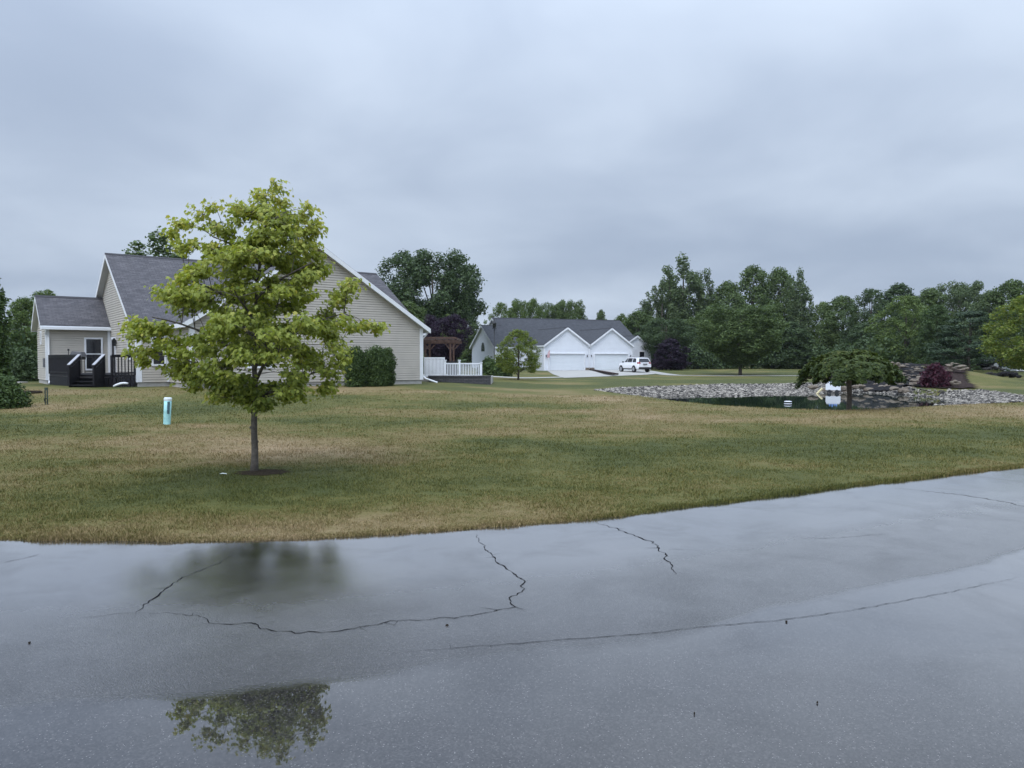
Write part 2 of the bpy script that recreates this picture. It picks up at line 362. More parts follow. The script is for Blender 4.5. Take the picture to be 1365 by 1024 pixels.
def road_mat():
    t = NT('wet_asphalt'); g = t.n('ShaderNodeNewGeometry').outputs['Position']
    e = t.attr('edge')                      # metres in from the grass edge of the road
    nb = t.noise(g, 0.9, 3, 0.5); nm = t.noise(g, 3.0, 4, 0.6); nf = t.noise(g, 60, 3, 0.7)
    vo = t.n('ShaderNodeTexVoronoi'); vo.inputs['Scale'].default_value = 130; t.l(g, vo.inputs['Vector'])
    vr = t.n('ShaderNodeTexVoronoi'); vr.inputs['Scale'].default_value = 120; t.l(g, vr.inputs['Vector'])
    # aggregate: mostly dark stones, a few pale chips
    ch = t.ramp(vo.outputs['Color'], [(0.0, (0.011, 0.0105, 0.011)), (0.55, (0.026, 0.0245, 0.025)), (0.85, (0.05, 0.046, 0.045)), (1.0, (0.085, 0.08, 0.075))])
    sp = t.n('ShaderNodeSeparateColor'); t.l(vr.outputs['Color'], sp.inputs[0])
    chip = t.math('MULTIPLY', t.math('GREATER_THAN', sp.outputs[0], 0.945), t.math('LESS_THAN', vr.outputs['Distance'], 0.36))
    col = t.mix(t.math('MULTIPLY', chip, 0.6), ch, (0.22, 0.21, 0.2))
    col = t.mix(0.5, col, t.ramp(nm, [(0.3, 0.7), (0.7, 1.35)]), 'MULTIPLY')
    t.l(col, t.b.inputs['Base Color'])
    ew = t.math('ADD', e, t.math('MULTIPLY', t.math('SUBTRACT', nb, 0.5), 0.35))
    ew = t.math('ADD', ew, t.math('MULTIPLY', t.math('SUBTRACT', nm, 0.5), 0.16))
    # roughness across the road: ponded water by the grass, drained crown, thin still film in the wheel track
    ef = t.math('DIVIDE', ew, 6.0)
    rg = t.ramp(ef, [(0.0, 0.07), (0.16, 0.14), (0.28, 0.24), (0.36, 0.33), (0.535, 0.33), (0.555, 0.015), (0.74, 0.02), (1.0, 0.3)])
    bmp = t.ramp(ef, [(0.0, 0.02), (0.26, 0.08), (0.36, 0.45), (0.535, 0.42), (0.555, 0.0), (0.74, 0.0), (1.0, 0.25)])
    rg = t.math('ADD', rg, t.math('MULTIPLY', t.math('SUBTRACT', nm, 0.5), t.ramp(ef, [(0.0, 0.2), (0.5, 0.1), (0.535, 0.0), (0.75, 0.0)])))
    t.l(rg, t.b.inputs['Roughness'])
    t.b.inputs['IOR'].default_value = 1.5
    hgt = t.math('ADD', t.math('MULTIPLY', vo.outputs['Distance'], -0.6), t.math('MULTIPLY', nf, 0.5))
    bp = t.bump(hgt, bmp, 0.006)
    # the water film: mirror-like towards grazing angles
    gl = t.n('ShaderNodeBsdfGlossy'); gl.inputs['Color'].default_value = (0.97, 0.95, 0.935, 1); t.l(rg, gl.inputs['Roughness']); t.l(bp.outputs[0], gl.inputs['Normal'])
    lw = t.n('ShaderNodeLayerWeight'); lw.inputs[0].default_value = 0.5
    fr = t.ramp(lw.outputs['Facing'], [(0.0, 0.02), (0.45, 0.055), (0.55, 0.095), (0.63, 0.17), (0.70, 0.34), (0.77, 0.5), (0.86, 0.68), (1.0, 0.9)])
    wet = t.math('MULTIPLY', t.ramp(t.noise(g, 1.4, 4, 0.6, 0.5), [(0.3, 0.74), (0.52, 1.0)]), t.ramp(ef, [(0.0, 1.0), (0.24, 0.95), (0.36, 0.55), (0.535, 0.5), (0.56, 0.95), (0.74, 0.9), (1.0, 0.55)]))
    ms = t.n('ShaderNodeMixShader'); t.l(t.math('MULTIPLY', fr, wet), ms.inputs[0]); t.l(t.b.outputs[0], ms.inputs[1]); t.l(gl.outputs[0], ms.inputs[2])
    t.l(ms.outputs[0], t.o.inputs['Surface'])
    return t.mat
M['road'] = road_mat()
def water_mat():
    t = NT('pond_water'); g = t.n('ShaderNodeNewGeometry').outputs['Position']
    t.set(Base_Color=(0.008, 0.016, 0.012), Roughness=0.03, IOR=1.33)
    t.bump(t.noise(g, 2.5, 2), 0.02, 0.02); return t.mat
M['water'] = water_mat()

# ------------------------------------------------------------------ ground
EX = np.array([-400, -60, -20, -8, -4.5, -3.5, -2.5, -1.57, -0.3, 0.89, 1.74, 2.72, 3.84, 5.11, 6.54, 7.7, 12, 20, 40, 400.])
EY = np.array([12, 10.5, 8.6, 7.15, 6.76, 6.68, 6.69, 6.86, 7.18, 7.7, 8.16, 8.73, 9.38, 10.07, 10.85, 11.5, 13.9, 18, 26, 60.])
def edge(x):
    return np.interp(x, EX, EY)
_hx = np.linspace(-420, 420, 16801); _k = np.ones(25) / 25
_he = np.convolve(np.pad(edge(_hx), 12, mode='edge'), _k, mode='valid')
def edge_s(x): return np.interp(x, _hx, _he) + 0.09 * (vnoise(np.asarray(x, float) * 1.1 + 500, 3.0 + 0 * np.asarray(x, float)) - 0.5) + 0.05 * (vnoise(np.asarray(x, float) * 4.3 + 900, 8.0 + 0 * np.asarray(x, float)) - 0.5)

CREST = [(795, 521), (850, 528), (900, 535), (960, 541), (1050, 546), (1130, 547), (1200, 544), (1290, 540), (1365, 537), (1400, 533),
         (1365, 528), (1310, 521), (1290, 521), (1250, 521.5), (1215, 518.5), (1190, 517), (1140, 513.5), (1060, 513), (960, 513), (900, 515.5), (830, 517.5)]
def flat(px, py, z): 
    d = (CAMZ - z) * F / (py - 480.0); return (X(px, d), d)
CREST = np.array([flat(a, b, 0.0) for a, b in CREST])
WL = [(858, 529), (900, 528.7), (960, 528), (1010, 527), (1060, 525.5), (1110, 523.7), (1140, 523), (1180, 524.5), (1215, 526.5), (1250, 529.5), (1296, 536)]
ZW = -0.3
WATER = [flat(a, b, ZW) for a, b in WL] + [(15.2, 29.2), (12.7, 27.0), (10.6, 26.0), (8.9, 26.4), (7.5, 28.4), (6.6, 31.5), (6.3, 35.5)]
WATER = np.array(WATER)
def poly_dist(x, y, poly):
    x = np.asarray(x, float); y = np.asarray(y, float); d = np.full(x.shape, 1e9); ins = np.zeros(x.shape, bool)
    n = len(poly)
    for i in range(n):
        x0, y0 = poly[i]; x1, y1 = poly[(i + 1) % n]
        ex, ey = x1 - x0, y1 - y0
        t = np.clip(((x - x0) * ex + (y - y0) * ey) / (ex * ex + ey * ey), 0, 1)
        d = np.minimum(d, np.hypot(x - x0 - t * ex, y - y0 - t * ey))
        c = ((y0 > y) != (y1 > y))
        xi = x0 + (y - y0) / (y1 - y0 if abs(y1 - y0) > 1e-9 else 1e-9) * ex
        ins ^= c & (x < xi)
    return d, ins
def H(x, y):
    x = np.asarray(x, float); y = np.asarray(y, float)
    s = y - edge_s(x)
    z = 0.018 * ss(-0.02, 0.06, s) + 0.03 * (fbm(x * 0.25, y * 0.25, 3) - 0.5) * ss(0.5, 4, s)
    z = z + 0.28 * ss(24, 36, y) * ss(2.0, -5.0, x)                       # rise to the beige house
    z = z + 0.26 * ss(78, 96, y)                                         # rise to the white house and woods
    z = z + 1.25 * np.exp(-(((x - 27.2) / 5.2) ** 2 + ((y - 52.0) / 6.0) ** 2))  # waterfall mound
    dc, ic = poly_dist(x, y, CREST); dw, iw = poly_dist(x, y, WATER)
    k = np.where(iw, ZW - 0.1 * np.minimum(dw, 3), ZW * dc / (dc + dw + 1e-6))
    keep = np.where(ic, np.clip(1 - dc / 2.0, 0, 1), 1.0)
    return np.where(ic, k + z * keep, z)
def DRY(x, y):
    s = y - edge_s(x)
    a = fbm(x * 0.27 + 3, y * 0.30 + 9, 4)
    d = 0.35 + 1.4 * (a - 0.5)
    d = d + 0.3 * np.exp(-((y - 13.6) / 2.4) ** 2) * ss(-2.5, -4.5, x)         # dry band on the left
    d = d + 0.22 * ss(14, 22, y) * ss(40, 28, y) * ss(0, 6, x)                 # dry before the pond
    d = d - 0.45 * np.exp(-(((x + 3.4) / 2.4) ** 2 + ((y - 9.9) / 1.5) ** 2))   # greener under the maple, its shade painted in as well
    d = d - 0.1 * ss(0.35, 0.0, s)
    d = d - 0.16 * ss(40, 48, y)
    d = d - 0.12 * np.exp(-(((x - 1.0) / 4) ** 2 + ((y - 19) / 4.0) ** 2))
    return np.clip(d, 0.02, 0.95)
def grow(a, b, step, ratio):
    v = [a]
    while v[-1] < b: v.append(v[-1] + step); step *= ratio
    return v
xs = np.arange(-26, 34.01, 0.3)
xs = np.array(sorted(set([-26 - q for q in grow(0, 560, 0.5, 1.22)][1:] + list(xs) + list(np.arange(-9, 13, 0.1) + 0.003) + [34 + q for q in grow(0, 560, 0.5, 1.22)][1:])))
sv = np.array([0.0, 0.03, 0.07] + grow(0.2, 58, 0.3, 1.0)[0:] + [58.5 + q for q in grow(0, 900, 0.6, 1.18)])
GX, GS = np.meshgrid(xs, sv); GY = edge_s(GX) + GS
GZ = H(GX, GY)
GZ[0, :] = -0.05
def grid_faces(r, c):
    i = np.arange(r * c).reshape(r, c)
    return np.stack([i[:-1, :-1], i[:-1, 1:], i[1:, 1:], i[1:, :-1]], -1).reshape(-1, 4)
V = np.stack([GX, GY, GZ], -1).reshape(-1, 3)
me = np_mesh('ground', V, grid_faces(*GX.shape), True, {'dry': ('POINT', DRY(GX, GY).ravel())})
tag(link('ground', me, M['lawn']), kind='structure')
# road sheet
rx = np.array(sorted(set(list(np.arange(-12, 14.01, 0.1)) + [-12 - q for q in grow(0, 560, 0.6, 1.25)][1:] + [14 + q for q in grow(0, 560, 0.6, 1.25)][1:])))
rs = np.array([-0.15, 0, 0.1, 0.2] + list(np.arange(0.4, 8.6, 0.2)) + [8.8])
RX, RS = np.meshgrid(rx, rs); RY = edge_s(RX) - RS
V = np.stack([RX, RY, np.zeros_like(RX)], -1).reshape(-1, 3)
me = np_mesh('road', V, grid_faces(*RX.shape)[:, ::-1], True, {'edge': ('POINT', RS.ravel())})
road = tag(link('road', me, M['road']), kind='structure')
# the lawn on the other side of the road, behind the viewer
bs = np.array([0, 0.1, 0.5, 2, 6, 20, 60, 200, 600.])
BX, BS = np.meshgrid(rx, bs); BY = edge_s(BX) - 8.75 - BS; BZ = np.where(BS < 0.05, -0.05, 0.03)
me = np_mesh('verge', np.stack([BX, BY, BZ], -1).reshape(-1, 3), grid_faces(*BX.shape)[:, ::-1], True, {'dry': ('POINT', DRY(BX, np.abs(BY)).ravel())})
tag(link('verge', me, M['lawn']), kind='structure')
# cracks in the road
def g(px, py): d = CAMZ * F / (py - 480.0); return Vector((X(px, d), d, 0.0))
rnd = random.Random(3)
def crack(pts, w0, w1, jag, name='crack'):
    q = [g(*p) for p in pts]; L = []
    for i in range(len(q) - 1):
        n = max(2, int((q[i + 1] - q[i]).length / 0.035))
        for k in range(n): L.append(q[i].lerp(q[i + 1], k / n))
    L.append(q[-1]); N = len(L); off = 0; V = []; Fc = []; sp_ = []
    for i, p in enumerate(L):
        t = (L[min(i + 1, N - 1)] - L[max(i - 1, 0)]).normalized(); nn = Vector((-t.y, t.x, 0))
        off = off * 0.6 + rnd.uniform(-jag, jag) * 1.5; w = 0.75 * (w0 + (w1 - w0) * i / (N - 1)) * rnd.uniform(0.35, 1.3) * min(1, 0.25 + 4 * min(i, N - 1 - i) / N)
        if rnd.random() < .07 and 2 < i < N - 3:
            sp_.append((p + nn * off, (nn * rnd.choice((-1, 1)) + t * rnd.uniform(-.6, .6)) * rnd.uniform(.03, .13), w))
        V += [p + nn * (off + w) + Vector((0, 0, 0.003)), p + nn * (off - w) + Vector((0, 0, 0.003))]
        if i: Fc.append((2 * i - 2, 2 * i - 1, 2 * i + 1, 2 * i))
    for (p, v, w) in sp_:
        b = len(V); n_ = Vector((-v.y, v.x, 0)).normalized() * w * .6; u = Vector((0, 0, .0032)); md = p + v * .5 + n_ * rnd.uniform(-2, 2)
        V += [p + n_ + u, p - n_ + u, md - n_ * .6 + u, md + n_ * .6 + u, p + v + u, p + v + n_ * .2 + u]; Fc += [(b, b + 1, b + 2, b + 3), (b + 3, b + 2, b + 4, b + 5)]
    return link(name, np_mesh(name, [tuple(v) for v in V], Fc), M['crack'], road)
crack([(636, 714), (648, 738), (672, 757), (695, 776), (697, 790), (680, 800), (684, 812), (650, 821), (580, 829), (520, 833), (460, 844), (400, 848), (345, 842), (330, 834), (280, 836), (262, 823), (215, 821), (177, 822)], 0.006, 0.006, 0.012)
crack([(177, 822), (205, 795), (240, 772), (275, 760), (310, 741)], 0.008, 0.003, 0.01)
crack([(177, 821), (150, 822), (95, 828)], 0.004, 0.001, 0.006)
crack([(795, 697), (830, 709), (868, 723), (887, 738), (893, 752), (908, 768)], 0.007, 0.008, 0.014)
crack([(893, 734), (940, 736)], 0.003, 0.001, 0.005)
crack([(1195, 651), (1280, 660), (1330, 668), (1372, 677)], 0.006, 0.012, 0.012)
crack([(1070, 719), (1120, 719), (1190, 713)], 0.004, 0.002, 0.006)
crack([(0, 752), (25, 747), (52, 740)], 0.006, 0.003, 0.006)
crack([(520, 876), (600, 869), (680, 863), (760, 857), (860, 849), (960, 837), (1040, 831), (1150, 815), (1280, 790), (1365, 772)], 0.004, 0.003, 0.004)
# pond
def tri_fill(name, poly, z, mat):
    me = bpy.data.meshes.new(name); me.from_pydata([(a, b, z) for a, b in poly], [], [tuple(range(len(poly)))]); me.update(); return link(name, me, mat)
ctr = WATER.mean(0)
pw = ctr + (WATER - ctr) * 1.0
dd = (WATER - ctr); pw = WATER + dd / np.linalg.norm(dd, axis=1, keepdims=True) * 0.45
ar = np.sum(pw[:, 0] * np.roll(pw[:, 1], -1) - np.roll(pw[:, 0], -1) * pw[:, 1])
if ar < 0: pw = pw[::-1]
tag(tri_fill('water', pw.tolist(), ZW, M['water']), kind='structure')

# ------------------------------------------------------------------ grass blades
rs_ = np.random.RandomState(5)
NB = 520000
dmin, dmax = 6.4, 34.0
dB = 1.0 / rs_.uniform(1 / dmax, 1 / dmin, NB)
xB = rs_.uniform(-1, 1, NB) * (0.80 * dB + 2.0)
sB = dB - edge_s(xB)
ok = (sB > -0.015) & ~(poly_dist(xB, dB, WATER)[1]) & (fbm(xB * 3, dB * 3, 2) + 0.25 * rs_.rand(NB) > 0.36)
xB, dB, sB = xB[ok], dB[ok], sB[ok]
n_e = 22000                                            # the longer fringe along the asphalt
xe = rs_.uniform(-6.5, 10.5, n_e); se_ = np.abs(rs_.normal(0, 0.05, n_e)) - 0.012
xB = np.concatenate([xB, xe]); dB = np.concatenate([dB, edge_s(xe) + se_]); sB = np.concatenate([sB, se_])
NB = len(xB)
tuft = fbm(xB * 2.2 + 40, dB * 2.2, 3)
hB = (0.016 + 0.05 * tuft * rs_.uniform(0.5, 1.4, NB)) * (0.9 + 0.1 * np.exp(-(sB / 0.12) ** 2)) * (0.6 + 0.02 * dB)
wB = 0.0016 + 0.00042 * dB
ang = rs_.uniform(0, 2 * np.pi, NB); lean = rs_.uniform(0.1, 0.9, NB) * hB; la = rs_.uniform(0, 2 * np.pi, NB)
zB = H(xB, dB) - 0.008
cx_, sx_ = np.cos(ang) * wB, np.sin(ang) * wB
V = np.empty((NB, 3, 3))
V[:, 0] = np.stack([xB - cx_, dB - sx_, zB], -1); V[:, 1] = np.stack([xB + cx_, dB + sx_, zB], -1)
V[:, 2] = np.stack([xB + np.cos(la) * lean, dB + np.sin(la) * lean, zB + hB], -1)
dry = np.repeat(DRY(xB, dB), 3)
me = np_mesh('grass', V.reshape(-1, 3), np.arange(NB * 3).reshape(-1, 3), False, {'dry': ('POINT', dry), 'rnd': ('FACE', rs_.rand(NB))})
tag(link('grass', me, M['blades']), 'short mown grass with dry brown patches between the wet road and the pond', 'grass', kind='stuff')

# ------------------------------------------------------------------ foliage
def leaf_cloud(C, N, size, rs, elong=1.5, fold=True):
    """rhombus leaves at centres C with normals N -> verts, faces (two triangles hinged on the midrib -> quad)"""
    n = len(C)
    a = rs.normal(size=(n, 3)); a -= N * np.sum(a * N, 1, keepdims=True); a /= np.linalg.norm(a, axis=1, keepdims=True) + 1e-9
    b = np.cross(N, a); s = size * rs.uniform(0.6, 1.3, (n, 1))
    V = np.empty((n, 4, 3)); V[:, 0] = C - a * s * elong * 0.5; V[:, 2] = C + a * s * elong * 0.5
    V[:, 1] = C + b * s * 0.42 + N * s * 0.12; V[:, 3] = C - b * s * 0.42 + N * s * 0.12
    return V.reshape(-1, 3), np.arange(n * 4).reshape(-1, 4)
def clump_leaves(cl, per, size, rs, up=0.5, flat=1.0, shell=0.55, elong=1.5):
    """cl: (n,4..6) centre xyz + radii; leaves fill each clump, thicker towards its skin"""
    C = []; N = []
    for c in cl:
        r = np.array([c[3], c[3], c[3] * flat] if len(c) == 4 else c[3:6])
        k = max(6, int(per * (r[0] * r[1] + r[0] * r[2]) / 2))
        d = rs.normal(size=(k, 3)); d /= np.linalg.norm(d, axis=1, keepdims=True)
        q = rs.uniform(shell, 1.0, (k, 1)) ** 0.6 * (1 + rs.normal(0, 0.13, (k, 1)))
        C.append(np.array(c[:3]) + d * q * r); N.append(d * 0.7 + rs.normal(0, 0.55, (k, 3)) + np.array([0, 0, up]))
    C = np.concatenate(C); N = np.concatenate(N); N /= np.linalg.norm(N, axis=1, keepdims=True)
    return leaf_cloud(C, N, size, rs, elong) + (len(C),)
def crown_mesh(name, cl, per, size, rs, **k):
    V, Fc, n = clump_leaves(cl, per, size, rs, **k)
    return np_mesh(name, V, Fc, False, {'rnd': ('FACE', rs.rand(n))})

def proto(kind, seed):
    """unit trees ten metres tall, returns (trunk mesh, crown mesh, crown width)"""
    rs = np.random.RandomState(seed); cl = []; tb = MB(); H0 = 10.0
    def limb(p, r): 
        z0 = max(0.6, p[2] * 0.55 - 0.3)
        tb.tube([(0.1 * math.sin(z0), 0.08 * math.cos(z0), z0), (p[0] * 0.45, p[1] * 0.45, z0 + (p[2] - z0) * 0.6), (p[0] * 0.95, p[1] * 0.95, p[2])], [r, r * 0.65, r * 0.2], 5)
    if kind in ('round', 'wood', 'open'):
        z_lo = {'round': 1.9, 'wood': 0.5, 'open': 1.6}[kind]; Rw = {'round': 4.4, 'wood': 3.2, 'open': 3.9}[kind]
        nc = {'round': 150, 'wood': 110, 'open': 85}[kind]
        for i in range(nc):
            t = (i + rs.rand()) / nc; z = z_lo + (9.5 - z_lo) * t
            prof = {'round': math.sin(math.pi * min(1, 0.16 + 0.84 * (1 - t) ** 0.85)) ** 0.75 if t > 0 else 0.6,
                    'wood': (1 - t ** 2.2) ** 0.6 * (0.75 + 0.25 * t), 'open': math.sin(math.pi * (0.2 + 0.78 * t)) ** 0.8}[kind]
            a = i * 2.399 + rs.uniform(-0.5, 0.5); rr = Rw * prof * (rs.uniform(0.35, 1.0) ** 0.6) * (1 + 0.08 * math.sin(3 * a + seed) + 0.07 * rs.normal())
            r = (rs.uniform(0.85, 1.35) if kind == 'round' else rs.uniform(0.6, 1.15)) * (1 - 0.4 * t)
            cl.append((rr * math.cos(a), rr * math.sin(a), z, r, r, r * 0.72))
        per, size, k = 420, 0.165, dict(up=0.55, shell=0.35)
        if kind == 'open': per = 420
    elif kind == 'poplar':
        Rw = 2.3
        for s in range(7):
            a0 = s * 2.4 + rs.rand(); rb = 0 if s == 0 else rs.uniform(0.6, 1.6); top = 9.7 if s == 0 else rs.uniform(6.5, 9.3)
            n = 15
            for i in range(n):
                t = i / (n - 1); z = 0.9 + (top - 0.9) * t; w = 1.15 * (1 - t) ** 0.4 * (0.5 + 0.5 * min(1, t * 4)) + 0.15
                a = rs.uniform(0, 6.28); r = rs.uniform(0.38, 0.72) * (1 - 0.25 * t)
                cl.append((rb * math.cos(a0) * (0.4 + 0.75 * t) + w * math.cos(a) * rs.rand(), rb * math.sin(a0) * (0.4 + 0.75 * t) + w * math.sin(a) * rs.rand(), z, r, r, r * 1.15))
            tb.tube([(0, 0, 0.8), (rb * math.cos(a0) * 0.7, rb * math.sin(a0) * 0.7, top * 0.5), (rb * math.cos(a0), rb * math.sin(a0), top * 0.93)], [0.07, 0.05, 0.02], 5)
        per, size, k = 620, 0.15, dict(up=0.3, shell=0.3)
    elif kind == 'pine':
        Rw = 3.0; nl = 17
        for L in range(nl):
            t = L / (nl - 1); z = 1.1 + 8.3 * t; rad = Rw * (1 - t) ** 0.75 * rs.uniform(0.75, 1.1) + 0.2; nb = max(4, int(9 - 5 * t))
            for b in range(nb):
                a = b * 6.28 / nb + L * 0.9 + rs.uniform(-0.3, 0.3); q = rad * rs.uniform(0.65, 1.08)
                for m in range(3):
                    f = (m + 1) / 3; r = 0.55 * (1 - 0.45 * t) * (1.1 - 0.35 * f)
                    cl.append((q * f * math.cos(a), q * f * math.sin(a), z + 0.3 * f * f - 0.12 * q * f * (1 - t) * 0.6, r * 1.15, r * 1.15, r * 0.42))
                tb.tube([(0, 0, z), (q * math.cos(a), q * math.sin(a), z + 0.15)], [0.06, 0.015], 4)
        per, size, k = 420, 0.15, dict(up=0.4, shell=0.2, elong=2.2)
    elif kind == 'layered':
        Rw = 4.6
        for L in range(9):
            t = L / 8; z = 2.3 + 7.0 * t; rad = Rw * math.sin(math.pi * (0.3 + 0.64 * t)) ** 0.9 * rs.uniform(0.85, 1.1)
            for b in range(int(12 - 5 * t)):
                a = b * 0.62 + L * 1.7 + rs.uniform(-0.4, 0.4); q = rad * rs.uniform(0.25, 1.0) ** 0.6; r = rs.uniform(0.65, 1.15)
                cl.append((q * math.cos(a), q * math.sin(a), z - 0.1 * q + rs.normal(0, 0.15), r, r, r * 0.36))
        per, size, k = 520, 0.15, dict(up=0.8, shell=0.2)
    if kind != 'pine' and kind != 'poplar':
        for c in cl[::7]: limb(c, 0.06)
    tb.tube([(0, 0, -0.3), (0.03, 0, 0.3), (0.1, 0.08, 2.5), (0, 0, 5.5), (0, 0, 8.5)], [0.24, 0.17, 0.14, 0.09, 0.03], 8)
    me = bpy.data.meshes.new('trunk'); me.from_pydata(tb.v, [], tb.f); me.polygons.foreach_set('use_smooth', [True] * len(tb.f)); me.update()
    me.materials.append(M['bark'])
    cm = crown_mesh('crown', cl, per, size, rs, **k)
    co = np.array([v.co for v in cm.vertices]); wd = 2 * np.percentile(np.abs(co[:, 0]), 99)
    return me, cm, wd, np.percentile(co[:, 2], 99.8)
PROTO = {(k, i): proto(k, 20 + 7 * i + 3 * j) for j, (k, nv) in enumerate((('round', 2), ('wood', 3), ('open', 2), ('poplar', 3), ('pine', 2), ('layered', 2))) for i in range(nv)}
CMESH = {}
def crown_for(key, mat):
    if (key, mat) not in CMESH:
        m = PROTO[key][1].copy(); m.materials.clear(); m.materials.append(M[mat]); CMESH[(key, mat)] = m
    return CMESH[(key, mat)]
def plant_tree(name, px, top, wpx, d, key, mat, label, group=None, cat='tree', base=None, rz=None):
    x = X(px, d); z = float(H(x, d)) if base is None else base
    tm, cm, wd, tz = PROTO[key]
    zt = CAMZ + (480 - top) / F * d; h = (zt - z) / tz; w = wpx / F * d / wd
    o = empty(name, (x, d, z), rz if rz is not None else random.uniform(0, 6.28), label, cat, group)
    for nm, m in (('trunk', tm), ('crown', crown_for(key, mat))):
        c = bpy.data.objects.new(nm, m); COL.objects.link(c); c.parent = o; c.scale = (w, w, h)
    return o
BG = 'trees of the woods behind the lawns'
TREES = [
 ('tree', 214, 313, 108, 85, ('poplar', 0), 'maple', 'green tree top rising behind the ridge of the beige house'),
 ('tree', 62, 388, 80, 64, ('open', 0), 'ash', 'yellow green tree behind the small left annex of the beige house'),
 ('tree', 34, 398, 62, 60, ('wood', 0), 'ash', 'mid green tree just right of the tall dark column conifer'),
 ('tree', 100, 412, 60, 72, ('wood', 1), 'maple', 'dark tree mostly hidden behind the annex roof of the beige house'),
 ('tree', 577, 338, 136, 95, ('round', 1), 'maple_dark', 'tallest round dark tree between the beige house and the white house'),
 ('tree', 616, 394, 58, 112, ('wood', 2), 'maple', 'green tree at the right shoulder of the tall round dark tree'),
 ('tree', 545, 404, 76, 84, ('wood', 1), 'maple', 'green tree behind the right rake of the beige house roof'),
 ('tree', 600, 420, 46, 86, ('open', 1), 'maple_light', 'lighter green tree behind the dark purple tree'),
 ('plum_tree', 590, 421, 64, 57, ('round', 1), 'plum', 'dark purple leaved tree behind the brown pergola'),
 ('tree', 668, 404, 44, 130, ('open', 0), 'maple_light', 'green tree top above the left end of the white house ridge'),
 ('tree', 698, 400, 46, 124, ('round', 1), 'ash', 'yellow green tree top above the white house roof'),
 ('tree', 736, 405, 46, 131, ('round', 0), 'maple', 'left one of two joined dark tree tops above the white house ridge'),
 ('tree', 759, 401, 44, 128, ('round', 1), 'maple', 'right one of two joined dark tree tops above the white house ridge'),
 ('tree', 801, 414, 26, 136, ('wood', 0), 'maple', 'small dark pointed tree top above the right end of the white house ridge'),
 ('tree', 828, 419, 44, 128, ('open', 1), 'ash', 'low pale green tree behind the right garage gable of the white house'),
 ('poplar_tree', 858, 402, 46, 121, ('poplar', 1), 'poplar', 'shortest tall poplar at the left end of the poplar stand'),
 ('poplar_tree', 882, 376, 42, 122, ('poplar', 2), 'poplar', 'poplar leaning against the left side of the tallest poplar'),
 ('poplar_tree', 910, 344, 62, 124, ('poplar', 0), 'poplar', 'tallest poplar with sky showing through, behind the dark purple bush'),
 ('poplar_tree', 942, 362, 40, 126, ('poplar', 1), 'poplar', 'poplar on the right shoulder of the tallest poplar'),
 ('tree', 968, 377, 64, 122, ('wood', 1), 'maple', 'green tree filling the dip between the two high groups of poplars'),
 ('tree', 1003, 356, 70, 124, ('wood', 0), 'maple', 'high tree right behind the round tree on the far lawn'),
 ('tree', 1037, 359, 66, 126, ('wood', 2), 'maple', 'broad high tree right of the high one behind the lawn tree'),
 ('poplar_tree', 1066, 362, 36, 118, ('poplar', 0), 'poplar', 'slim poplar ending the high stand above the weeping tree'),
 ('tree', 1096, 404, 52, 126, ('wood', 0), 'maple_light', 'lower tree just right of the slim poplar'),
 ('tree', 850, 416, 62, 116, ('wood', 2), 'maple', 'dark tree beside the right end of the white house'),
 ('tree', 925, 440, 60, 114, ('wood', 0), 'maple_dark', 'dark tree at the wood edge left of the round lawn tree'),
 ('tree', 1050, 430, 70, 113, ('wood', 1), 'maple_dark', 'dark tree at the wood edge right of the round lawn tree'),
 ('tree', 888, 426, 72, 103, ('round', 0), 'maple_dark', 'broad dark rounded tree behind the white parked car'),
 ('plum_tree', 894, 452, 46, 99, ('wood', 1), 'plum', 'dark purple bushy tree right of the white parked car'),
 ('maple_tree', 987, 407, 112, 80, ('round', 1), 'maple', 'round green tree standing alone on the far lawn with its trunk showing'),
 ('tree', 1122, 396, 70, 114, ('wood', 2), 'maple', 'feathery dark tree above the left half of the weeping tree'),
 ('tree', 1160, 386, 74, 108, ('open', 0), 'maple_dark', 'dark feathery topped tree above the right half of the weeping tree'),
 ('tree', 1196, 380, 74, 112, ('wood', 1), 'maple_dark', 'dark tree whose tip shows above the light green tree'),
 ('tree', 1238, 386, 70, 106, ('wood', 0), 'maple', 'green tree between the light green tree and the pale round crown'),
 ('tree', 1277, 378, 78, 108, ('round', 0), 'poplar', 'pale greyish round crown high above the dark layered pine'),
 ('tree', 1318, 389, 66, 100, ('wood', 0), 'poplar', 'soft grey green tree between the pale round crown and the yellow tree'),
 ('tree', 1348, 375, 74, 98, ('wood', 2), 'maple', 'tall dark green tree standing behind the yellow green tree'),
 ('tree', 1400, 372, 90, 102, ('wood', 2), 'maple', 'green tree behind the right side of the yellow green tree'),
 ('locust_tree', 1207, 395, 92, 86, ('open', 0), 'maple_light', 'light green spreading tree behind the stone waterfall'),
 ('willow_tree', 1248, 408, 54, 80, ('wood', 2), 'willow', 'dark drooping tree between the light green tree and the layered pine'),
 ('pine_tree', 1292, 416, 104, 75, ('layered', 0), 'pine', 'broad dark pine with flat layered boughs behind the mulch bed'),
 ('tree', 1150, 432, 60, 96, ('wood', 1), 'maple_dark', 'dark low tree behind the dome of the weeping tree'),
 ('locust_tree', 1382, 388, 128, 60, ('open', 1), 'locust', 'yellow green spreading tree at the right edge of the picture'),
 ('ornamental_tree', 691, 440, 64, 60, ('open', 0), 'locust', 'small round yellow green lawn tree before the white house'),
]
for t_ in TREES:
    far = t_[4] > 95
    plant_tree(*t_, group=BG if far else None)
# two more beyond the picture's sides, so the woods do not stop there
plant_tree('tree', 1470, 380, 110, 95, ('wood', 1), 'maple', 'green tree of the woods beyond the right side of the picture', BG)
plant_tree('tree', -60, 385, 90, 66, ('wood', 1), 'maple', 'green tree beyond the left side of the picture')

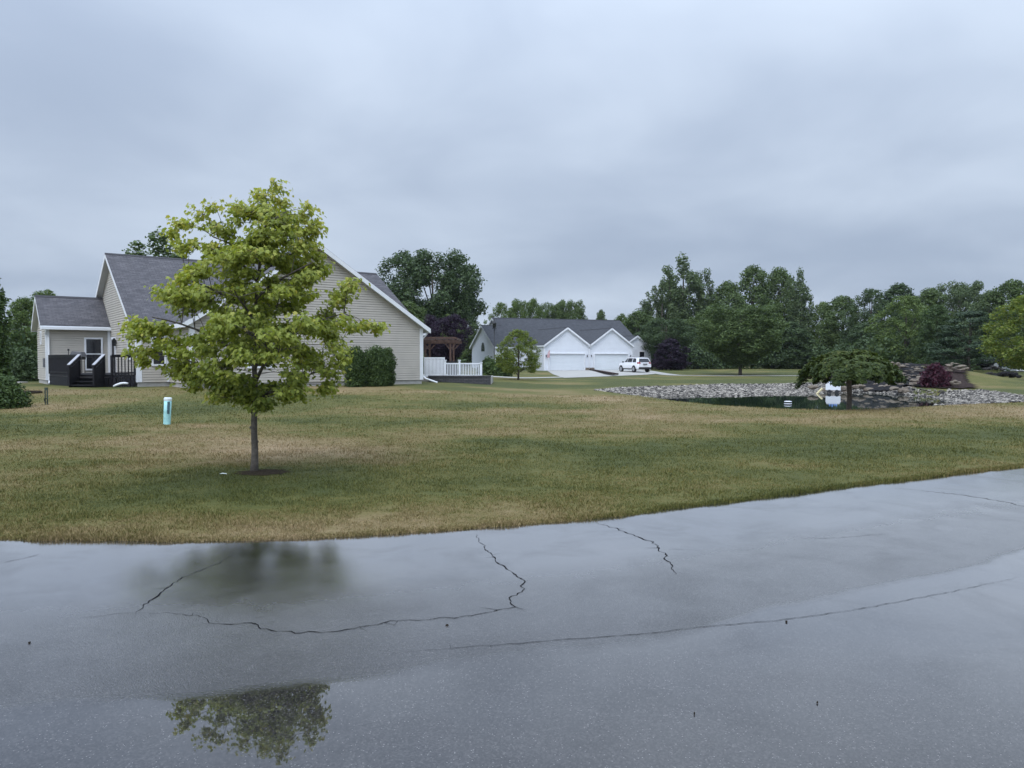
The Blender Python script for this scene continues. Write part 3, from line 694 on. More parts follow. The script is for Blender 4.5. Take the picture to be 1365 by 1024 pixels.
# undergrowth along the foot of the woods, and the far woods behind: each one dense mass
rsu = np.random.RandomState(9); cl = []
for i in range(230):
    px = rsu.uniform(838, 1480); d = rsu.uniform(108, 128) if px < 1120 else rsu.uniform(84, 118)
    r = rsu.uniform(1.0, 2.4); x = X(px, d); cl.append((x, d, 0.3 + r * 0.6 + rsu.uniform(0, 1.6), r, r, r * 0.9))
for i in range(60):
    px = rsu.uniform(505, 598); d = rsu.uniform(70, 84); r = rsu.uniform(0.9, 1.8); cl.append((X(px, d), d, 0.3 + r * 0.6, r, r, r * 0.9))
for i in range(40):
    px = rsu.uniform(-120, 60); d = rsu.uniform(56, 70); r = rsu.uniform(0.9, 1.8); cl.append((X(px, d), d, 0.3 + r * 0.7 + rsu.uniform(0, 1.5), r, r, r * 0.9))
me = crown_mesh('undergrowth', cl, 55, 0.3, rsu, up=0.4, shell=0.5)
tag(link('undergrowth', me, M['maple_dark']), 'dark undergrowth filling the foot of the woods', 'undergrowth', kind='stuff')
cl = []
for i in range(420):
    px = rsu.uniform(-250, 1650); d = rsu.uniform(140, 165); top = 452 + 18 * (vnoise(px * 0.012, 3.0) - 0.5)
    if 1080 < px: top -= 24
    zt = CAMZ + (480 - top) / F * d; r = rsu.uniform(1.8, 3.2); cl.append((X(px, d), d, rsu.uniform(0.5, max(1.5, zt - r)), r, r, r))
me = crown_mesh('far_woods', cl, 26, 0.5, rsu, up=0.4, shell=0.5)
tag(link('far_woods', me, M['maple']), 'far line of woods seen as one mass behind the nearer trees', 'woods', kind='stuff')

# ------------------------------------------------------------------ the young maple by the road
def maple_leaf_shape():
    pts = [(0, 0), (0.2, 0.02), (0.44, 0.1), (0.3, 0.3), (0.5, 0.55), (0.24, 0.56), (0.17, 0.7), (0, 1.0), (-0.17, 0.7), (-0.24, 0.56), (-0.5, 0.55), (-0.3, 0.3), (-0.44, 0.1), (-0.2, 0.02)]
    return np.array([(x, y - 0.1, -0.35 * x * x - 0.25 * y * y + 0.05 * abs(x)) for x, y in pts])
def hero_tree():
    d0 = 10.7; k = d0 / F; x0 = X(337, d0); rs = np.random.RandomState(44)
    root = empty('maple_tree', (x0, d0, float(H(x0, d0))), 0, 'young yellow green maple on the roadside lawn before the beige house', 'tree')
    PR = np.array([(236, 364, 372), (252, 352, 384), (268, 336, 394), (284, 292, 408), (300, 254, 428), (318, 250, 438), (338, 254, 440), (356, 250, 462), (374, 236, 484), (394, 222, 486),
                   (414, 188, 486), (432, 164, 494), (448, 170, 488), (466, 188, 486), (484, 196, 474), (502, 240, 466), (520, 262, 452), (534, 320, 440)], float)
    # trunk leader drifts to the right as it rises
    def lead(z):  # x offset of the leader
        return 0.02 * math.sin(z * 2) + 0.19 * max(0, (z - 1.0) / 3.0) ** 1.2
    tb = MB()
    zz = np.linspace(-0.05, 3.95, 22)
    rad = [0.078 if z < 0 else (0.066 - 0.012 * min(1, z / 0.3) if z < 0.3 else 0.054 * max(0.06, (1 - (z - 0.3) / 3.75)) ** 0.9) for z in zz]
    tb.tube([(lead(z) + 0.006 * math.sin(7 * z), 0.01 * math.cos(5 * z), z) for z in zz], [q * .88 for q in rad], 10)
    # small branch collar scars on the lower trunk
    for z, a in ((0.42, 0.3), (0.62, 2.6), (0.85, 4.4)):
        tb.tube([(0.03 * math.cos(a), 0.03 * math.sin(a), z), (0.066 * math.cos(a), 0.066 * math.sin(a), z + 0.02)], [0.022, 0.014], 6)
    clumps = []
    hts = np.interp(np.linspace(0, 1, 400), np.cumsum(PR[:, 2] - PR[:, 1] + 30) / np.sum(PR[:, 2] - PR[:, 1] + 30), PR[:, 0])
    nC = 225
    for i in range(nC):
        yy = hts[rs.randint(400)] if i % 3 else hts[int((i + rs.rand()) / nC * 399)]
        yy += rs.uniform(-4, 12); yy = yy if yy > 284 else 284 + 62 * rs.rand()
        if yy < 345 and rs.rand() < .12: continue
        xl = (np.interp(yy, PR[:, 0], PR[:, 1]) - 337) * k; xr = (np.interp(yy, PR[:, 0], PR[:, 2]) - 337) * k
        z = (632 - yy) * k; lx = lead(z); a = i * 2.39996 + rs.uniform(-0.4, 0.4)
        c, s = math.cos(a), math.sin(a)
        ex = (xr - lx) if c > 0 else (lx - xl); ez = 0.47 * (xr - xl)
        q = rs.uniform(0.04, 1.0) ** (0.55 if yy < 380 else 0.68)
        sh = 0.27 if yy < 470 else 0.17; rr = 1 / math.sqrt((c / max(ex - sh, 0.05)) ** 2 + (s / max(ez - sh, 0.05)) ** 2)
        clumps.append((lx + c * rr * q, s * rr * q, z, q))
    # the sprays that stand out of the outline
    for (px, py) in ((366, 250), (363, 258), (358, 268), (352, 276), (372, 272), (345, 286), (300, 284), (290, 296), (320, 280), (335, 282), (408, 292), (412, 284), (250, 298), (258, 306), (244, 318), (418, 308), (190, 438), (202, 434), (215, 444), (190, 474), (196, 484),
                     (225, 440), (492, 438), (480, 436), (252, 388), (240, 396), (262, 378), (458, 384), (470, 382), (262, 518), (272, 505), (290, 524), (310, 530), (400, 528), (420, 522), (436, 514), (370, 532), (262, 338), (276, 330), (354, 264), (412, 314)):
        z = (632 - py) * k; clumps.append(((px - 337) * k, rs.uniform(-0.35, 0.2), z, 1.0))
    # main limbs: a dozen and a half, rising and then arching out
    limbs = []
    for i in range(17):
        f = i / 16; zb = 1.02 + 2.2 * f; a = i * 2.39996 + 0.6; yy = 632 - (zb + 0.55 - 0.25 * f) / k
        xl = (np.interp(yy, PR[:, 0], PR[:, 1]) - 337) * k; xr = (np.interp(yy, PR[:, 0], PR[:, 2]) - 337) * k
        ex = (xr - lead(zb)) * .8 if math.cos(a) > 0 else (lead(zb) - xl) * .8; ez = .38 * (xr - xl)
        R_ = 1 / math.sqrt((math.cos(a) / ex) ** 2 + (math.sin(a) / ez) ** 2)
        pl = []
        for j in range(9):
            t = j / 8; pl.append(Vector((lead(zb) + R_ * t * math.cos(a) + .03 * math.sin(5 * t + i), R_ * t * math.sin(a) + .03 * math.cos(4 * t + i), zb + (.75 + .25 * f) * R_ * .62 * t * (1.25 - .45 * t))))
        tb.tube(pl, [0.024 * (1 - .35 * f) * (1 - .8 * j / 8) + .003 for j in range(9)], 6, cap=False); limbs += pl
    limbs += [Vector((lead(z), 0, z)) for z in np.arange(1.1, 3.9, .08)]
    LB = np.array([tuple(v) for v in limbs])
    shape = maple_leaf_shape()
    pos = []; dirs = []; nrm = []; siz = []; tone = []
    for (cx, cy, cz, q) in clumps:
        lx = lead(cz); e = Vector((cx, cy, cz))
        dv_ = LB - np.array([cx, cy, cz]); dist = np.linalg.norm(dv_, axis=1) + np.maximum(0, dv_[:, 2] + .04) * 2.5 + np.maximum(0, np.hypot(LB[:, 0] - lx, LB[:, 1]) - math.hypot(cx - lx, cy)) * 1.5
        o = limbs[int(np.argmin(dist))]; m1 = o.lerp(e, .5) + Vector((0, 0, .04))
        tb.tube([o, m1, e], [0.006, 0.0045, 0.0025], 5, cap=False)
        out = Vector((cx - lx, cy, 0)); out = out.normalized() if out.length > 0.02 else Vector((rs.normal(), rs.normal(), 0)).normalized()
        nl = int(rs.uniform(85, 165) * (0.8 if q > 0.95 else 1.0) * (0.68 if cz > 3.15 else 1.05)); R0 = rs.uniform(0.15, 0.27) * (0.75 if q >= 1 else 1)
        for tw in range(5):
            ta = rs.uniform(-1.3, 1.3); td = Vector((out.x * math.cos(ta) - out.y * math.sin(ta), out.x * math.sin(ta) + out.y * math.cos(ta), rs.uniform(-0.25, 0.4)))
            tl = R0 * rs.uniform(0.7, 1.3); te = e + td * tl + Vector((0, 0, -0.03))
            tb.tube([e, e + td * tl * 0.5 + Vector((0, 0, 0.012)), te], [0.004, 0.003, 0.0015], 4, cap=False)
            for j in range(nl // 5 + 1):
                f = rs.uniform(0.15, 1.08); p = e + td * tl * f + Vector(rs.normal(0, 0.055, 3) * np.array([1, 1, 0.7]))
                az = math.atan2(td.y, td.x) + rs.uniform(-1.5, 1.5)
                droop = rs.uniform(0.1, 1.1); dv = Vector((math.cos(az) * math.cos(droop), math.sin(az) * math.cos(droop), -math.sin(droop)))
                side = dv.cross(Vector((0, 0, 1))).normalized(); n = side.cross(dv) ; roll = rs.normal(0, 0.45)
                n = n * math.cos(roll) + side * math.sin(roll)
                pos.append(p); dirs.append(dv); nrm.append(n); siz.append(rs.uniform(0.038, 0.074))
                tone.append(min(1, max(0, 0.28 + 0.28 * (cz - 1.2) / 2.8 + 0.22 * q * q + rs.normal(0, 0.2))))  # leaf colour lightens upward and outward; crown shade painted into the inner leaves
    pos = np.array(pos); dirs = np.array(dirs); nrm = np.array(nrm); siz = np.array(siz)
    side = np.cross(dirs, nrm)
    n = len(pos); K = len(shape)
    V = pos[:, None, :] + siz[:, None, None] * (shape[None, :, 0:1] * side[:, None, :] + shape[None, :, 1:2] * dirs[:, None, :] + shape[None, :, 2:3] * nrm[:, None, :] * 1.2)
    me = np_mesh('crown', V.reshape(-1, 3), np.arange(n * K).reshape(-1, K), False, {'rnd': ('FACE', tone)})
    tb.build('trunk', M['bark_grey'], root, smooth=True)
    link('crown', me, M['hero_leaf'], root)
    return root, x0, d0
hero, hx, hd = hero_tree()
# bare ring of soil at its foot
mb = MB(); rr = random.Random(8); ring = []
for i in range(40):
    a = i / 40 * 6.283; r = 0.3 * rr.uniform(0.8, 1.15)
    ring.append((hx + 0.12 + 1.25 * r * math.cos(a), hd + r * math.sin(a)))
zc_ = float(H(hx, hd)) + 0.03
b0 = len(mb.v)
for i in range(40):
    p, q = ring[i], ring[(i + 1) % 40]
    mb.face([(p[0], p[1], float(H(*p)) + 0.006), (q[0], q[1], float(H(*q)) + 0.006), (hx, hd, zc_)])
tag(mb.build('soil_ring', M['soil']), kind='structure')

# ------------------------------------------------------------------ buildings
def clip_poly(poly, z0, z1):
    """convex (s,z) polygon cut to the band z0..z1"""
    def half(pl, zc, up):
        o = []
        for i in range(len(pl)):
            p, q = pl[i], pl[(i + 1) % len(pl)]
            ip = (p[1] >= zc) if up else (p[1] <= zc); iq = (q[1] >= zc) if up else (q[1] <= zc)
            if ip: o.append(p)
            if ip != iq:
                t = (zc - p[1]) / (q[1] - p[1]); o.append((p[0] + t * (q[0] - p[0]), zc))
        return o
    r = half(poly, z0, True); return half(r, z1, False) if len(r) >= 3 else []
def siding(mb, org, axis, nrm, poly, step=0.125, lip=0.035, m=0):
    """lapped boards on a convex wall; poly in (s along axis, z)"""
    org = Vector(org); axis = Vector(axis); nrm = Vector(nrm)
    z = min(p[1] for p in poly); top = max(p[1] for p in poly); flip = axis.cross(Vector((0, 0, 1))).dot(nrm) < 0
    while z < top - 1e-4:
        z1 = min(z + step, top); b = clip_poly(poly, z, z1)
        if len(b) >= 3:
            gap = step * 0.16        # a shadow gap under each lap
            b2 = clip_poly(poly, z, z1 - gap if z1 < top - 1e-4 else z1)
            if len(b2) < 3: z = z1; continue
            P3 = [org + axis * s + Vector((0, 0, zz)) + nrm * (lip * (1 - 0.6 * (zz - z) / step)) for s, zz in b2]
            mb.face(P3[::-1] if flip else P3, m)
            b3 = clip_poly(poly, z1 - gap, z1)
            if len(b3) >= 3 and z1 < top - 1e-4:
                P3 = [org + axis * s + Vector((0, 0, zz)) - nrm * 0.03 for s, zz in b3]; mb.face(P3[::-1] if flip else P3, m)
                s_ = sorted(s for s, zz in b3 if abs(zz - (z1 - gap)) < 1e-6)
                if len(s_) >= 2:
                    q = [org + axis * s_[0] + Vector((0, 0, z1 - gap)) + nrm * (lip * .48), org + axis * s_[-1] + Vector((0, 0, z1 - gap)) + nrm * (lip * .48)]
                    mb.face([q[0], q[1], q[1] - nrm * (.03 + lip * .48), q[0] - nrm * (.03 + lip * .48)][::-1 if flip else 1], m)
            lo = sorted(s for s, zz in b if abs(zz - z) < 1e-6)
            if len(lo) >= 2:
                p0 = org + axis * lo[0] + Vector((0, 0, z)); p1 = org + axis * lo[-1] + Vector((0, 0, z))
                q = [p0 - nrm * .03, p0 + nrm * lip, p1 + nrm * lip, p1 - nrm * .03]; mb.face(q if flip else q[::-1], m)
        z = z1
def gable_roof(root, axis, r0, r1, s0, s1, zr, ze, mat, over_e=0.35, over_g=0.35, th=0.16, name='roof', over_g2=None):
    """ridge along axis (0=x,1=y) from r0 to r1, walls at s0..s1 across; ze wall-top height, zr ridge height"""
    over_g2 = over_g if over_g2 is None else over_g2
    sm = (s0 + s1) / 2; half = (s1 - s0) / 2; pit = (zr - ze) / half
    a, b = r0 - over_g, r1 + over_g2; zeo = ze - pit * over_e
    top = MB(); tr = MB()
    def pt(r, s, z): return (r, s, z) if axis == 0 else (s, r, z)
    sl = math.hypot(half + over_e, zr - zeo)
    for sgn in (-1, 1):
        so = sm + sgn * (half + over_e)
        q = [pt(a, so, zeo + th), pt(b, so, zeo + th), pt(b, sm, zr + th), pt(a, sm, zr + th)]; uv = [(a, 0), (b, 0), (b, sl), (a, sl)]
        if (sgn > 0) ^ (axis == 1): q = q[::-1]; uv = uv[::-1]
        top.face(q, 0, uv)
        # shingle edge
        e = [pt(a - 0.02, so, zeo + th - 0.03), pt(b + 0.02, so, zeo + th - 0.03), pt(b + 0.02, so, zeo + th), pt(a - 0.02, so, zeo + th)]
        top.face(e, 0, [(0, 0), (1, 0), (1, .03), (0, .03)])
        # slab beneath: soffit, fascia, rake boards
        lo = th + 0.0
        tr.hexa([pt(a + .03, so - sgn * .02, zeo - 0.03), pt(b - .03, so - sgn * .02, zeo - 0.03), pt(b - .03, sm, zr - 0.03), pt(a + .03, sm, zr - 0.03),
                 pt(a + .03, so - sgn * .02, zeo + th - .012), pt(b - .03, so - sgn * .02, zeo + th - .012), pt(b - .03, sm, zr + th - .012), pt(a + .03, sm, zr + th - .012)], 1)
        # rake boards at both gables, fascia along the eave
        for rr, dr in ((a, -1), (b, 1)):
            tr.hexa([pt(rr + dr * .0, so, zeo - 0.09), pt(rr - dr * .035, so, zeo - 0.09), pt(rr - dr * .035, sm, zr - 0.09), pt(rr, sm, zr - 0.09),
                     pt(rr + dr * .0, so, zeo + th - .008), pt(rr - dr * .035, so, zeo + th - .008), pt(rr - dr * .035, sm, zr + th - .008), pt(rr, sm, zr + th - .008)], 0)
        tr.box2(pt(a + .036, so - sgn * .018, zeo - .07), pt(b - .036, so + sgn * .006, zeo + th - .035), 0)
    cap = MB()
    o = top.build(name, mat, root)
    cap.prism([(sm - .14, zr + th - .14 * pit + .02), (sm + .14, zr + th - .14 * pit + .02), (sm, zr + th + .035)], axis, a, b)
    cap.build('ridge_cap', mat, o)
    tr.build('fascia', [M['white'], M['soffit']], o)
    return o
def window_part(root, org, axis, nrm, s, z, w, h, double=True, name='window'):
    org = Vector(org); ax = Vector(axis); n = Vector(nrm); Z = Vector((0, 0, 1)); f = MB()
    def bx(s0, s1, z0, z1, n0, n1, mb):
        pts = [org + ax * p + n * q + Z * r for (p, q, r) in ((s0, n0, z0), (s1, n0, z0), (s1, n1, z0), (s0, n1, z0), (s0, n0, z1), (s1, n0, z1), (s1, n1, z1), (s0, n1, z1))]
        mb.hexa(pts)
    t = 0.09
    bx(s - t, s, z - t, z + h + t, -.02, .075, f); bx(s + w, s + w + t, z - t, z + h + t, -.02, .075, f)
    bx(s, s + w, z + h, z + h + t, -.02, .072, f); bx(s, s + w, z - t, z, -.02, .085, f)
    if double: bx(s, s + w, z + h / 2 - .025, z + h / 2 + .025, -.02, .058, f)
    o = f.build(name, M['white'], root); gl = MB(); bx(s, s + w, z, z + h, -.02, .045, gl); gl.build('pane', M['glass'], o); return o
PH = R(37)
def hw(a, b, z=0.0):  # beige house local -> world
    return Vector((-18.16 + a * math.cos(PH) - b * math.sin(PH), 37.08 + a * math.sin(PH) + b * math.cos(PH), z))
def beige_house():
    h = empty('house', (-18.16, 37.08, 0), PH, 'beige sided house with grey shingle roofs behind the young maple', 'house')
    ZF, ZT, ZR = 0.52, 3.37, 7.23; xA, yF = (1.46, 13.53), -4.03; L = 15.6; D = 12.2
    w = MB()
    siding(w, (0, 0, 0), (0, 1, 0), (-1, 0, 0), [(0, ZF), (D, ZF), (D, ZT), (D / 2, ZR), (0, ZT)])
    siding(w, (L, 0, 0), (0, 1, 0), (1, 0, 0), [(0, ZF), (D, ZF), (D, ZT), (D / 2, ZR), (0, ZT)])
    siding(w, (0, 0, 0), (1, 0, 0), (0, -1, 0), [(0, ZF), (L, ZF), (L, ZT), (0, ZT)])
    siding(w, (0, D, 0), (1, 0, 0), (0, 1, 0), [(0, ZF), (L, ZF), (L, ZT), (0, ZT)])
    siding(w, (xA[0], yF, 0), (1, 0, 0), (0, -1, 0), [(0, ZF), (12.07, ZF), (12.07, ZT), (6.035, ZR), (0, ZT)])
    siding(w, (xA[0], yF, 0), (0, 1, 0), (-1, 0, 0), [(0, ZF), (4.0, ZF), (4.0, ZT), (0, ZT)])
    siding(w, (xA[1], yF, 0), (0, 1, 0), (1, 0, 0), [(0, ZF), (4.0, ZF), (4.0, ZT), (0, ZT)])
    # annex on the left
    a0, b0, b1, za, zt = -3.07, 6.9, 11.1, 4.99, 3.5
    siding(w, (a0, b0, 0), (1, 0, 0), (0, -1, 0), [(0, ZF), (3.04, ZF), (3.04, zt), (0, zt)])
    siding(w, (a0, b0, 0), (0, 1, 0), (-1, 0, 0), [(0, ZF), (4.2, ZF), (4.2, zt), (2.1, za), (0, zt)])
    siding(w, (a0, b1, 0), (1, 0, 0), (0, 1, 0), [(0, ZF), (3.04, ZF), (3.04, zt), (0, zt)])
    w.build('siding_wall', M['beige'], h)
    f = MB()
    f.box2((0.02, 0.02, -.3), (L - .02, D - .02, ZF - .004)); f.box2((xA[0] + .02, yF + .02, -.3), (xA[1] - .02, 0.018, ZF - .006)); f.box2((a0 + .02, b0 + .02, -.3), (0.018, b1 - .02, ZF - .008))
    f.build('foundation', M['concrete'], h)
    c = MB()
    def post(a, b, z0, z1, sa, sb, wd=.13):
        c = MB(); c.box2((a - .045 if sa > 0 else a - wd, b - .045 if sb > 0 else b - wd, z0), (a + wd if sa > 0 else a + .045, b + wd if sb > 0 else b + .045, z1)); c.build('corner_board', M['white'], h)
    post(0, 0, ZF, ZT - .05, 1, 1, .2); post(xA[0], yF, ZF, ZT - .05, 1, 1, .17); post(xA[1], yF, ZF, ZT - .05, -1, 1, .16)
    post(a0, b0, ZF, zt - .05, 1, 1, .14); post(L, 0, ZF, ZT - .05, -1, 1)
    c = MB(); c.box2((xA[0] - .13, -.16, ZF), (xA[0] - .035, -.035, ZT - .06))
    c.build('corner_board', M['white'], h); c = MB(); c.box2((-.16, b0 - .16, ZF), (-.035, b0 - .035, zt - .06))
    c.build('corner_board', M['white'], h)
    gable_roof(h, 0, 0, L, 0, D, ZR, ZT, M['shingle'])
    gable_roof(h, 1, yF, D / 2 - .35, xA[0], xA[1], ZR - .004, ZT, M['shingle'])
    gable_roof(h, 0, a0, -.05, b0, b1, za, zt, M['shingle'], over_e=.3, over_g=.3, over_g2=0.0)
    # gutter and downspouts
    gt = MB(); gt.box2((a0 - .25, b0 - .42, 3.22), (-.02, b0 - .31, 3.36)); gt.build('gutter', M['white'], h)
    dsp = MB(); A = xA[1]
    dsp.tube([(A + .32, yF + .05, 3.1), (A + .32, yF + .05, 3.0), (A + .1, yF + .1, 2.78), (A + .08, yF + .1, 2.6)], .045, 6)
    dsp.tube([(A + .08, yF + .1, 2.601), (A + .08, yF + .1, .75), (A + .2, yF - .05, .58), (A + .75, yF - .35, .36)], .045, 6)
    dsp.build('downspout', M['white'], h); dsp = MB()
    dsp.tube([(a0 - .02, b0 - .25, 3.2), (a0 - .05, b0 - .1, 2.95), (a0 + .1, b0 - .1, 2.8), (a0 + .1, b0 - .1, .5), (a0 + .05, b0 - .35, .36)], .04, 6)
    dsp.build('downspout', M['white'], h)
    # openings
    window_part(h, (a0, b0, 0), (1, 0, 0), (0, -1, 0), 1.86, 1.12, .72, 1.62)
    window_part(h, (0, 0, 0), (0, 1, 0), (-1, 0, 0), 1.15, 1.7, .75, 1.0)
    window_part(h, (a0, b0, 0), (0, 1, 0), (-1, 0, 0), 1.9, 2.55, .35, .55, False)
    window_part(h, (0, 0, 0), (1, 0, 0), (0, -1, 0), .72, 1.4, .5, 1.3)
    window_part(h, (xA[0], yF, 0), (1, 0, 0), (0, -1, 0), 2.6, 1.3, 1.0, 1.4)
    dm = MB(); dm.box2((-.05, 5.3, .62), (-.03 - .04, 6.2, 2.72)); dr = dm.build('door', M['black_metal'], h)
    dk = MB(); dk.tube([(-.07, 5.4, 1.6), (-.12, 5.4, 1.6)], .035, 8); dk.build('handle', M['grey_metal'], dr)
    df = MB(); df.box2((-.02, 5.18, .6), (-.09, 5.295, 2.84)); df.box2((-.02, 6.205, .6), (-.09, 6.32, 2.84)); df.box2((-.02, 5.297, 2.722), (-.088, 6.203, 2.838)); df.build('door_frame', M['white'], dr)
    lt = MB(); lt.bar((-.03, 4.95, 2.5), (-.16, 4.95, 2.5), .03, .03); lt.prism([(-.23, 2.35), (-.09, 2.35), (-.06, 2.6), (-.26, 2.6)], 1, 4.88, 5.02); lt.prism([(-.28, 2.601), (-.04, 2.601), (-.16, 2.78)], 1, 4.84, 5.06)
    lt.build('wall_lantern', M['black_metal'], h)
    mt = MB(); mt.box2((a0 - .12, b0 + .35, 1.2), (a0 - .02, b0 + .65, 1.7)); mt.build('meter_box', M['grey_metal'], h)
    gs = MB(); gs.box2((xA[0] + .15, yF - .035, .75), (xA[0] + 1.3, yF - .03, .79))
    return h
beige_house()

# deck in the corner of the beige house
DK = M['black_wood']
def deck():
    pts = [hw(-2.95, 6.75), Vector((-21.0, 37.1, 0)), Vector((-19.0, 36.75, 0)), hw(-0.08, 0.1), hw(-0.08, 6.75)]
    o = empty('deck', (-21.0, 37.1, 0), 0, 'black stained wooden deck with steps and railing beside the beige house', 'deck')
    off = Vector((-21.0, 37.1, 0)); q = [p - off for p in pts]
    m = MB(); m.prism([(p.x, p.y) for p in q], 2, 0.78, 0.9); m.build('deck_floor', DK, o)
    sk = MB()
    for i in range(3):
        a, b = q[i], q[i + 1]; n = int((b - a).length / .2); t = (b - a).normalized(); nv = Vector((t.y, -t.x, 0)) * .01
        for j in range(n): sk.bar(a.lerp(b, (j + .05) / n) + nv + Vector((0, 0, .52)), a.lerp(b, (j + .92) / n) + nv + Vector((0, 0, .52)), .03, .5)
    sk.build('skirt_board', DK, o)
    def rail(a, b, z, top_mat, z2=None, zb=.92):
        z2 = z if z2 is None else z2; r = MB(); n = max(2, int((b - a).length / .135))
        za = Vector((0, 0, z)); zb_ = Vector((0, 0, z2))
        r.bar(a + za, b + zb_, .14, .045)
        r.bar(a + za * 1.0 - Vector((0, 0, .065)), b + zb_ - Vector((0, 0, .065)), .05, .09)
        rr_ = r.build('railing', top_mat, o); r = MB(); r.bar(a + Vector((0, 0, zb + .05)), b + Vector((0, 0, zb + .05 + z2 - z)), .05, .08); r.build('bottom_rail', top_mat, o); bl = MB()
        for j in range(n + 1):
            p = a.lerp(b, j / n); zt = z + (z2 - z) * j / n
            w = .09 if j in (0, n) else .04
            bl.box2((p.x - w / 2, p.y - w / 2, zb - .05 + (z2 - z) * j / n), (p.x + w / 2, p.y + w / 2, zt - .02))
        bl.build('baluster', DK, rr_)
    rail(q[0], q[1], 1.84, DK); 
    s1 = q[1].lerp(q[2], .02); s2 = q[1].lerp(q[2], 0.62)
    rail(q[2].lerp(q[1], .12), q[3], 1.84, DK)
    fw = Vector((-.12, -1.0, 0)).normalized()
    for s in (s1, s2 + Vector((.1, 0, 0))):
        rail(s, s + fw * .75, 1.84, DK, 1.36)
        cpm = MB(); cpm.bar(s + Vector((0, 0, 1.868)), s + fw * .78 + Vector((0, 0, 1.365)), .15, .03); cpm.build('handrail', M['rail_top'], o)
        bd = MB(); bd.hexa([s + fw * t + Vector((x_, 0, z_)) for (t, x_, z_) in ((.02, -.02, .3), (.75, -.02, .3), (.75, .02, .3), (.02, .02, .3), (.02, -.02, 1.6), (.75, -.02, 1.15), (.75, .02, 1.15), (.02, .02, 1.6))]); bd.build('stair_panel', DK, o)
    st = MB()
    for k in range(3):
        a = s1 + fw * (.02 + .24 * k); b = s2 + fw * (.02 + .24 * k); z = .74 - .17 * k
        st.bar(a + fw * .12 + Vector((.06, 0, z)), b + fw * .12 + Vector((0.02, 0, z)), .27, .05)
        st.bar(a + fw * .01 + Vector((.06, 0, z - .08)), b + fw * .01 + Vector((0.02, 0, z - .08)), .02, .12)
    st.build('step', DK, o)
deck()
def grill(loc, rz):
    o = empty('grill', loc, rz, 'dark barbecue grill with closed lid standing on the black deck', 'grill')
    b = MB(); b.box2((-.3, -.22, .72), (.3, .22, .88)); b.box2((-.62, -.2, .84), (-.305, .2, .87)); b.box2((.305, -.2, .84), (.62, .2, .87)); b.build('firebox', M['black_metal'], o)
    l = MB(); l.prism([(-.34, .884), (.34, .884), (.25, 1.12), (-.2, 1.16)], 1, -.24, .24); l.build('lid', M['grey_metal'], o, bevel=.03)
    k = MB(); k.tube([(-.38, -.2, .98), (-.38, -.2, 1.22)], .02, 6); k.tube([(-.38, -.2, 1.18), (-.38, -.2, 1.28)], .05, 8); k.build('handle', M['black_metal'], o)
    for sx in (-.26, .26):
        for sy in (-.18, .18):
            g_ = MB(); g_.tube([(sx, sy, 0), (sx, sy, .72)], .02, 6); g_.build('leg', M['black_metal'], o)
gp = P(104, 480, 40.3); grill((gp.x, gp.y, .9), R(6))

# spare white downspout length lying on the lawn, and small things around the deck
p = P(161, 513, 35.9); gz = float(H(p.x, p.y))
m = MB(); m.tube([(-.34, 0, .06), (-.2, 0, .13), (0, 0, .2), (.18, 0, .22), (.34, 0, .2)], [.05, .06, .06, .055, .045], 6)
tag(m.build('downspout_extension', M['white'], None, smooth=True, loc=(p.x, p.y, gz)), 'bent white downspout piece lying on the grass before the black deck', 'downspout')
p = P(62, 536, 26.5); gz = float(H(p.x, p.y))
o = empty('garden_stake', (p.x, p.y, gz), 0, 'thin dark garden stake with a loop standing in the grass left of the deck', 'garden stake')
m = MB(); m.box2((-.055, -.015, -.1), (-.025, .015, .6)); m.box2((.02, -.015, -.1), (.05, .015, .58)); m.box2((-.055, -.017, .5), (.05, .017, .6)); m.build('post', simple('green_grey_metal', (.05, .07, .055), .5, .2, 9), o)
m = MB(); m.tube([(.06 * math.cos(t * .5236), -.03, .16 + .07 * math.sin(t * .5236)) for t in range(13)], .012, 5); m.build('loop', M['black_metal'], o)
# garden bed edging at far left and a flat pale stone
p = P(33, 521, 31.5); gz = float(H(p.x, p.y))
m = MB(); N = 20; ringp = [(1.0 * math.cos(i / N * 6.283) * (1 if i < 10 else .9), .75 * math.sin(i / N * 6.283)) for i in range(N)]
m.face([(a, b, .05) for a, b in ringp]); 
o = tag(m.build('garden_bed', simple('sandy_gravel', (.26, .2, .15), .95, .3, 20, bump=.5), None, loc=(p.x - .55, p.y + .2, gz)), 'small sandy bed with dark edging right of the low dark bush', 'garden bed')
m = MB(); m.tube([(a, b, .04) for a, b in ringp] + [(ringp[0][0], ringp[0][1], .04)], .06, 6); m.build('edging', M['soil'], o)
p = P(22, 510, 43.5); m = MB(); m.box((0, 0, .03), (.95, .6, .07))
tag(m.build('paving_slab', M['concrete'], None, bevel=.01, loc=(p.x, p.y, float(H(p.x, p.y)))), 'pale flat slab lying beyond the low dark bush at the left edge', 'slab')

